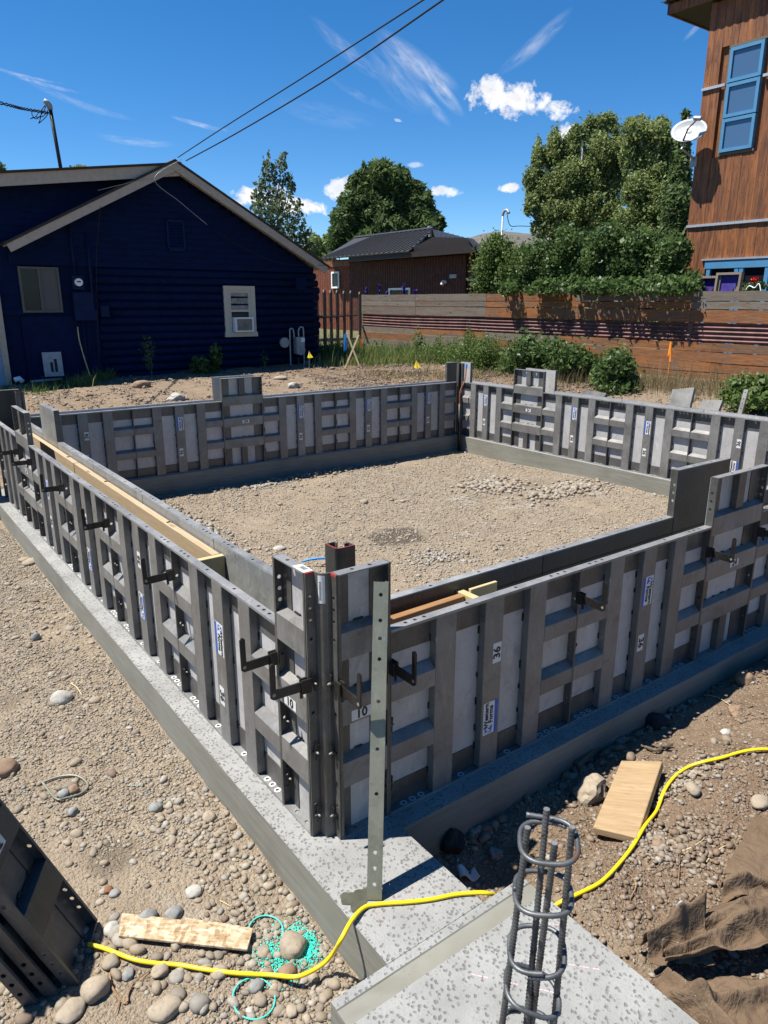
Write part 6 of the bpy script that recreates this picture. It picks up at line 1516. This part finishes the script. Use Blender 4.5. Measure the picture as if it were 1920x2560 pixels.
def tree(name, label, cat, blobs, D_, dens, size, mat, trunk, bark='bark', depth=.8, group=None, base_z=.3, fill=None, X=None, sub=0, **kw):
    """blobs: (px, py, rx px, ry px) seen from the camera; depth gives each its own place in depth"""
    k = D_/FPX; c0 = at(trunk[0], sum(b[1] for b in blobs)/len(blobs), D_); 
    if X is not None: c0 = vx(trunk[0], sum(b[1] for b in blobs)/len(blobs), X)
    root = thing(name, label, cat, (c0.x, c0.y, base_z), group=group); o = Vector((c0.x, c0.y, base_z)); C = []; Rr = []; Nn = []
    if sub:
        nb = []
        for (px, py, rx, ry) in blobs:
            nb.append((px, py, rx*.62, ry*.62))
            for q in range(sub):
                an = 2*math.pi*(q+random.random())/sub; rr_ = random.uniform(.45, .72); nb.append((px+rx*rr_*math.cos(an), py+ry*rr_*math.sin(an), rx*random.uniform(.26,.42), ry*random.uniform(.28,.46)))
        blobs = nb
    for i, b in enumerate(blobs):
        px, py, rx, ry = b; dd = D_+((i*37 % 11)/11-.5)*2*depth*rx*k; p = at(px, py, dd)-o if X is None else vx(px, py, X+((i*37 % 11)/11-.5)*2*depth*rx*k)-o; C.append(tuple(p)); r_ = (rx*k+ry*k)/2
        Rr.append((rx*k, rx*k, ry*k)); Nn.append(max(8, int(dens*rx*ry/100*(1.15 if sub else 1))))
    cr = leaves('crown', C, Rr, Nn, size, mat, root, **kw)
    m = MB(); top = (at(trunk[0], trunk[1], D_) if X is None else vx(trunk[0], trunk[1], X))-o; top = Vector((top.x*.3, top.y*.3, top.z)); m.tube([(0,0,-.4), tuple(top*.5+Vector((random.uniform(-.1,.1),0,0))), tuple(top)], [trunk[2], trunk[2]*.7, trunk[2]*.2], 8); m.build('trunk', bark, root, smooth=True)
    m = MB()
    for c, r_ in zip(C, Rr):
        s = top*(.35+.5*random.random()*min(1, max(.1, c[2]/max(top.z,.1)))); s = Vector((s.x, s.y, min(s.z, c[2]*.9))); e = Vector(c); mid_ = s.lerp(e, .5)+Vector((0,0,-r_[2]*.15))
        m.tube([s, mid_, e, e+Vector((random.uniform(-.4,.4)*r_[0], 0, r_[2]*.7))], [trunk[2]*.35, trunk[2]*.22, trunk[2]*.12, trunk[2]*.04], 5)
    m.build('branches', bark, root, smooth=True)
    return root
tree('aspen_tree', 'slender open aspen tree behind the blue roof', 'tree', [(672,440,18,50),(700,432,20,45),(678,500,40,42),(715,520,40,42),(655,540,40,40),(690,570,48,40),(740,575,38,42),(715,620,60,40),(765,620,30,40),(650,470,22,26),(722,455,16,30),(640,490,12,24),(728,470,10,20),(748,520,10,22),(690,620,60,40),(665,410,10,22),(706,400,10,24)],
     30, 21, .10, 'leaf_aspen', (690, 430, .10), 'bark_pale', shell=.1, cluster=4)
tree('pine_tree', 'big dark rounded pine tree behind the rusty metal house', 'tree', [(950,440,38,42),(910,470,40,48),(985,455,40,45),(935,510,55,50),(880,515,34,48),(1010,500,42,50),(860,560,38,50),(905,570,50,50),(965,570,60,50),(1025,560,48,48),(1065,520,26,46),(1070,570,34,42),(1045,480,18,30),(840,600,24,34),(990,600,60,40),(930,620,80,40),(1095,560,16,28),(880,470,14,26),(1015,452,12,26),(960,412,10,18)],
     46, 150, .15, 'leaf_dark', (950, 430, .35), shell=.35, stretch=2.6, cluster=9, fuzz=.2, sub=6)
tree('cottonwood_tree', 'tall green cottonwood with many upright puffs, left of two above the hedge', 'tree', [(1345,400,20,52),(1385,375,26,62),(1330,450,24,42),(1435,370,36,55),(1480,330,38,38),(1520,310,34,30),(1505,380,46,55),(1420,440,50,50),(1370,470,44,48),(1470,450,52,58),(1530,440,48,60),(1330,510,24,36),(1380,530,40,46),(1440,530,50,50),(1505,530,52,50),(1355,560,30,38),(1410,590,44,40),(1550,380,26,50)],
     40, 190, .085, 'leaf_cotton', (1450, 360, .4), 'bark_pale', shell=.2, stretch=1.9, cluster=7, fuzz=.3, sub=5)
tree('cottonwood_tree', 'broad green cottonwood, right of two, reaching behind the dish', 'tree', [(1590,330,36,40),(1640,340,44,44),(1685,370,38,44),(1570,390,24,44),(1620,410,52,46),(1680,430,40,50),(1590,470,38,50),(1650,490,54,54),(1700,500,34,60),(1600,550,46,46),(1660,570,52,48),(1560,560,34,48),(1700,590,30,46),(1575,310,18,18),(1655,305,22,16)],
     37, 190, .085, 'leaf_cotton', (1640, 340, .4), 'bark_pale', shell=.2, stretch=1.7, cluster=7, fuzz=.3, sub=5)
tree('conifer_tree', 'dark conifer squeezed between the cottonwood and the cedar house', 'tree', [(1712,300,8,26),(1708,370,16,50),(1700,450,26,60),(1690,530,34,60),(1680,610,44,50)], 33, 170, .10, 'leaf_dark', (1708, 300, .2), shell=.5, stretch=2.2, cluster=8)
tree('willow_tree', 'pale distant willow between the aspen and the pine', 'tree', [(790,620,28,30),(815,612,14,26),(765,640,30,26),(820,650,30,24),(785,600,12,16)], 62, 60, .24, 'leaf_cotton', (790, 610, .3), shell=.4)
tree('distant_tree', 'dark leafy tree top at the left edge above the roof', 'tree', [(-5,430,24,26),(8,445,18,18),(-20,440,30,40)], 34, 60, .13, 'leaf_aspen', (-10, 430, .2), shell=.3)
tree('distant_tree', 'yellow green tree tops just showing over the left roof', 'tree', [(205,432,34,16),(235,434,26,12),(165,440,16,12),(180,446,60,20)], 60, 60, .22, 'leaf_cotton', (200, 430, .2), shell=.4)
tree('small_tree', 'light green leafy small tree at the left end of the hedge', 'tree', [(1235,625,32,34),(1215,670,34,40),(1260,650,40,44),(1205,715,26,24),(1290,680,46,46),(1250,715,50,22),(1240,598,12,16)], 19.5, 150, .05, 'leaf_weed', (1245, 620, .06), shell=.1, base_z=.5, fuzz=.35, cluster=4, X=14.9)
# the hedge: every shrub of it a plant of its own
HS = [('left', [(1340,640,46,50),(1310,690,44,40),(1380,690,50,46),(1350,725,60,22)]), ('middle left', [(1430,610,52,48),(1400,655,46,50),(1470,665,54,54),(1440,710,60,34)]), ('middle', [(1520,600,52,46),(1500,650,50,50),(1560,660,54,56),(1530,715,60,30)]),
      ('middle right', [(1600,610,50,46),(1580,655,48,48),(1640,650,52,54),(1610,715,62,32)]), ('right', [(1680,630,46,44),(1660,680,50,46),(1700,700,50,36),(1730,720,36,26),(1640,725,50,20)])]
for i, (nm, bl) in enumerate(HS):
    D1 = float((np.array(vx(bl[0][0], 650, 14.25))-CAM)@fw)
    tree('hedge_shrub', f'{nm} glossy dark green shrub of the hedge hanging over the board fence', 'shrub', bl+[(b_[0], 800, b_[2]*.9, 60) for b_ in bl[:2]], D1, 165, .056, 'leaf_bush', (bl[1][0], bl[0][1], .05), shell=.2, depth=.3, fuzz=.32, X=14.75+.1*(i % 2), group='hedge shrubs over the board fence', base_z=.5, cluster=4, sub=3)
# drooping sprays that throw their shade onto the boards
for i, px in enumerate((1270, 1335, 1385, 1440, 1500, 1550, 1600, 1650, 1690)):
    q_ = vx(px, 735, 13.68); r = thing('drooping_spray', f'leafy spray hanging over the fence top, {["first","second","third","fourth","fifth","sixth","seventh","eighth","ninth"][i]} from the left', 'branch', (q_.x, q_.y, q_.z), group='sprays over the fence top')
    leaves('foliage', [(0,0,.1),(.15,random.uniform(-.2,.2),.22)], [(.20,.34,.16),(.22,.4,.2)], [130,180], .07, 'leaf_bush', r, shell=.1); m = MB(); m.tube([(.4,0,.3),(.1,0,.2),(-.05,0,.0)], .008, 5); m.build('stem', 'bark', r)
def blades(name, label, cat, area, n, h, mat, w=.006, lean=.35, group=None, kind='stuff'):
    """area: list of (px, py, spread x m, spread y m)"""
    X = []; Y = []
    for px, py, sx, sy in area:
        p = gp(px, py); X.append(p.x+rng.normal(0, sx, n)); Y.append(p.y+rng.normal(0, sy, n))
    x = np.concatenate(X); y = np.concatenate(Y); z = ground_h(x, y); n = len(x); hh = h*np.exp(rng.normal(0, .35, n)); a = rng.uniform(0, 2*np.pi, n); l = hh*lean*rng.random(n)
    b = rng.uniform(0, 2*np.pi, n); wx, wy = np.cos(b)*w*np.exp(rng.normal(0,.3,n)), np.sin(b)*w; tx, ty = np.cos(a)*l, np.sin(a)*l
    V = np.stack([np.stack([x-wx, y-wy, z-.02], -1), np.stack([x+wx, y+wy, z-.02], -1), np.stack([x+tx*.4+wx*.8, y+ty*.4+wy*.8, z+hh*.6], -1), np.stack([x+tx*.4-wx*.8, y+ty*.4-wy*.8, z+hh*.6], -1), np.stack([x+tx, y+ty, z+hh], -1)], 1).reshape(-1, 3)
    k = np.arange(n)[:,None]*5; L1 = (k+np.array([0,1,2,3])).ravel(); L2 = (k+np.array([3,2,4])).ravel()
    me = bpy.data.meshes.new(name); me.vertices.add(len(V)); me.vertices.foreach_set('co', V.ravel()); me.loops.add(len(L1)+len(L2)); me.loops.foreach_set('vertex_index', np.concatenate([L1, L2]).astype(np.int32))
    me.polygons.add(2*n); me.polygons.foreach_set('loop_start', np.concatenate([np.arange(0, 4*n, 4), 4*n+np.arange(0, 3*n, 3)])); me.polygons.foreach_set('loop_total', np.concatenate([np.full(n, 4), np.full(n, 3)])); me.update(); me.materials.append(MATS[mat])
    return tag(link(name, me), label, cat, group, kind)
blades('tall_grass', 'tall green grass and weeds along the left part of the board fence', 'grass', [(x, 905, .7, .5) for x in range(900, 1180, 28)], 420, .26, 'leaf_grass', .008, .8)
blades('tall_grass', 'denser weeds at the foot of the board fence', 'grass', [(x, 900, .5, .5) for x in range(930, 1260, 30)], 200, .30, 'leaf_weed', .010, .8)
blades('tall_grass', 'shaded grass under the picket fence', 'grass', [(x, 895, .35, .3) for x in range(800, 900, 16)], 220, .35, 'leaf_weed', .01, .6)
blades('dry_grass', 'dry weed stalks along the right part of the board fence', 'grass', [(x, 955+(x-1500)*.08, .45, .5) for x in range(1420, 1900, 22)], 130, .26, 'leaf_dry', .004, .5)
blades('dry_grass', 'straw at the edge of the cleared soil', 'grass', [(x, 940, .25, .4) for x in range(930, 1260, 40)], 120, .10, 'leaf_dry', .008, 1.2)
blades('grass_tuft', 'bright grass tuft in front of the blue house', 'grass', [(215,955,.2,.3),(240,950,.18,.25),(262,948,.12,.2),(200,965,.15,.2)], 260, .16, 'leaf_grass', .006, .9); blades('grass_tuft', 'dark grass strip in the shade by the pale door', 'grass', [(60,985,.4,.4),(110,970,.4,.4),(160,960,.3,.3)], 160, .12, 'leaf_weed', .007, .9)
def shrub(label, blobs, X, dens, size, mat, **k):
    D1 = float((np.array(vx(blobs[0][0], blobs[0][1], X))-CAM)@fw); return tree('weed_plant', label, 'plant', blobs, D1, dens, size, mat, (blobs[0][0], blobs[0][1]-5, .015), shell=.1, base_z=gh(X, vx(blobs[0][0], blobs[0][1], X).y), X=X, fuzz=.35, cluster=4, **k)
shrub('feathery bright green weed rising in front of the board fence', [(1215,870,36,30),(1190,900,40,34),(1235,905,36,36),(1200,935,50,24),(1180,870,20,26)], 12.6, 150, .035, 'leaf_weed')
shrub('leafy dark green bush behind the far corner, right of the feathery weed', [(1320,880,40,34),(1300,915,40,30),(1350,915,44,34),(1380,880,30,26),(1285,890,22,24)], 12.4, 110, .06, 'leaf_bush')
shrub('leafy bush with reddish stems right of the orange stake', [(1425,895,34,30),(1410,930,34,30),(1450,935,34,30),(1470,905,20,22)], 12.2, 110, .06, 'leaf_bush')
shrub('round dark leafy bush standing alone in front of the board fence', [(1540,910,34,32),(1520,940,34,30),(1560,945,32,28),(1545,968,40,16)], 11.8, 120, .06, 'leaf_bush')
shrub('low green bush behind the yellow flag at the right edge', [(1850,975,30,28),(1890,980,40,30),(1925,975,30,30),(1870,1000,50,20)], 11.4, 120, .05, 'leaf_weed')
shrub('thin tall weed with yellowing leaves in front of the fence middle', [(1045,880,14,40),(1060,900,18,30)], 13, 90, .05, 'leaf_weed')
for i, (px, py, rx, ry) in enumerate(((905,905,26,22),(950,895,34,26),(1000,900,36,24),(1045,905,34,26),(1090,895,36,34),(1130,900,36,30),(1165,890,34,40),(1270,925,30,20),(815,900,30,26),(850,905,28,22))):
    shrub(f'loose green weed clump {["by the crossed stakes","second from the crossed stakes","third from the crossed stakes","around the tall thin weed","fifth from the crossed stakes","sixth from the crossed stakes","left of the feathery weed","low, beside the far corner post","in the shade at the house corner","under the picket fence"][i]}', [(px,py,rx,ry),(px-rx*.7,py+ry*.5,rx*.8,ry*.6),(px+rx*.7,py+ry*.5,rx*.8,ry*.6),(px+rx*.2,py-ry*.9,rx*.3,ry*.7)], 12.7 if px > 870 else 12.2, 120, .034, 'leaf_weed', group='weed clumps along the fence')
def hshrub(label, blobs, dens, size, mat):
    D1 = float((np.array(vy(blobs[0][0], blobs[0][1], 16.0))-CAM)@fw); return tree('weed_plant', label, 'plant', blobs, D1, dens, size, mat, (blobs[0][0], blobs[0][1]-5, .012), shell=.05, base_z=.25)
hshrub('dark leafy plant in the shade under the cream window', [(500,915,26,26),(540,890,16,34),(520,925,34,16)], 90, .06, 'leaf_bush'); hshrub('wispy pale weed growing up the blue log wall', [(368,870,22,34),(372,905,14,28)], 26, .03, 'leaf_weed'); hshrub('low weed by the gas meter', [(660,905,12,26)], 30, .04, 'leaf_bush')
# delphiniums
for i, (px, h) in enumerate(((917,.30),(948,.34),(967,.16),(1009,.40),(1038,.20))):
    c = vx(px, 738, 14.35); r = thing('purple_flower', f'violet flower spike above the fence left end, {ordn[i]} from the left', 'flower', c, group='violet flower spikes over the fence')
    leaves('petals', [(0,0,h*.5)], [(.05,.05,h*.55)], [110], .045, 'purple', r, shell=.2); m = MB(); m.tube([(0,0,-1.3),(0,0,h)], .008, 5); m.build('stem', 'leaf_weed', r)
r = thing('red_flower', 'red potted flower on the ledge before the wide window', 'flower', vx(1886, 705, 15.6)); leaves('petals', [(0,0,.05)], [(.06,.10,.06)], [60], .05, 'redflower', r, shell=.2); leaves('foliage', [(0,-.1,-.08),(0,.1,-.1)], [(.1,.2,.1)]*2, [80,80], .06, 'leaf_bush', r, shell=.1)
r = thing('white_toy_wheels', 'small white frame thing standing on the fence ledge', 'ornament', vx(1884, 722, 14.6)); m = MB(); m.tube(smooth_path([(0,.16,-.02),(0,.1,.06),(0,-.02,.02),(0,-.1,.10),(0,-.16,-.04)], 5), .012, 6); m.build('frame', 'white', r)
# stakes and flags
def stake(px, py0, py1, X, label, rib=None, mat='lumber', lean=0.0, w=.04):
    a, b = vx(px, py1, X), vx(px+lean, py0, X); r = thing('survey_stake', label, 'stake', a, group='survey stakes'); m = MB(); m.tube([(0,0,-.2), b-a], w*.5, 4); m.build('stake', mat, r)
    if rib:
        m = MB(); t = b-a; m.add([t+Vector((-.02,0,0)), t+Vector((-.02,.035,.0)), t+Vector((-.03,.05,-.30)), t+Vector((-.03,.015,-.26)), t+Vector((-.02,.0,-.42)), t+Vector((-.025,-.03,-.40))], [(0,1,2,3),(0,3,4),(0,4,5)]); m.build('ribbon', rib, r)
stake(1372, 843, 890, 12.9, 'orange ribboned stake in the bushes', 'orange', lean=2); stake(1668, 855, 965, 12.9, 'tall orange ribboned stake before the right part of the board fence', 'orange', 'orange', 12, .03)
stake(860, 920, 922, 12.6, 'hidden stake foot', None) if False else None
a, b = gp(862, 922), gp(895, 915)
xs_ = thing('crossed_stakes', 'two crossed wooden stakes with blue ribbon by the picket fence', 'stake', a); D1 = float((np.array(a)-CAM)@fw)
for (p_, q_) in (((866,830),(898,915)), ((897,838),(862,922))):
    m = MB(); m.tube([at(*p_, D1)-a, at(*q_, D1)-a], .03, 4); m.build('stake', 'lumber', xs_)
t_ = at(866,832,D1)-a
m = MB(); m.add([t_, t_+Vector((-.05,.05,-.05)), t_+Vector((-.06,.05,-.5)), t_+Vector((.02,0,-.42))], [(0,1,2,3)]); m.build('ribbon', 'bluerib', xs_); t_ = at(899,845,D1)-a; m = MB(); m.add([t_, t_+Vector((.05,-.05,-.05)), t_+Vector((.06,-.05,-.3)), t_+Vector((.0,0,-.25))], [(0,1,2,3)]); m.build('ribbon', 'orange', xs_)
def flag(px, py, label, s=1.0, wl=.45):
    p = gp(px, py+wl*90); D1 = float((np.array(p)-CAM)@fw); t = at(px, py, D1)-p; r = thing('marking_flag', label, 'flag', p, group='yellow marking flags'); m = MB(); m.tube([(0,0,-.1), t+Vector((0,0,.06*s))], .0035, 5); m.build('wire', 'greymetal', r)
    m = MB(); m.add([t+Vector((0,0,.07*s)), t+Vector((.02,-.03,.02)), t+Vector((.05*s,-.08*s,-.06*s)), t+Vector((.0,-.02,-.08*s)), t+Vector((-.02,.05*s,-.07*s))], [(0,1,2,3),(0,3,4)]); m.build('flag', 'flag', r)
flag(1041, 910, 'yellow marking flag in the weeds before the board fence', 1.3); flag(773, 886, 'yellow marking flag by the gas meter', 1.2); flag(1820, 988, 'big yellow marking flag at the right edge beside the low bush', 1.6, .3)
# small mast of the neighbour and its wire
a, b = at(1253, 600, 27), at(1257, 538, 27); r = thing('service_mast', 'thin hooked mast behind the hedge, right of the rusty metal house', 'service mast', a)
m = MB(); m.tube([Vector((0,0,-2)), b-a], .035, 8); m.tube(smooth_path([b-a, b-a+Vector((0,-.05,.12)), b-a+Vector((.0,-.2,.16)), b-a+Vector((0,-.32,.04))], 4), .05, 8); m.build('pipe', 'greymetal', r, smooth=True)
wire([b+Vector((0,-.2,.1)), at(1275,563,27), at(1300,565,27), at(1340,566,28), at(1420,568,29)], .014, 'thin wire from the hooked mast into the hedge')
# ---------------------------------------------------------------- hill
vs = []; fs = []; NX, NY = 120, 14
for j in range(NY):
    for i in range(NX):
        px = -600+i*30; D1 = 420+j*60; p = at(px, 753, D1)
        prof = 95*math.exp(-((px-1330)/240)**2)+70*math.exp(-((px-1900)/500)**2)+62*math.exp(-((px-1150)/220)**2)+20
        n = float(vnoise(np.array([p.x]), np.array([p.y]), .012, 3)[0]); h = (prof*1.0+18*n)*math.sin(min(1, j/8)*math.pi/2)*(D1/FPX)*1.02
        vs.append((p.x, p.y, -3+h+(0 if j else -5)))
for j in range(NY-1):
    for i in range(NX-1): a_ = j*NX+i; fs.append((a_, a_+1, a_+NX+1, a_+NX))
m = MB(); m.add(vs, fs); struct(m.build('hill', 'hill', smooth=True))
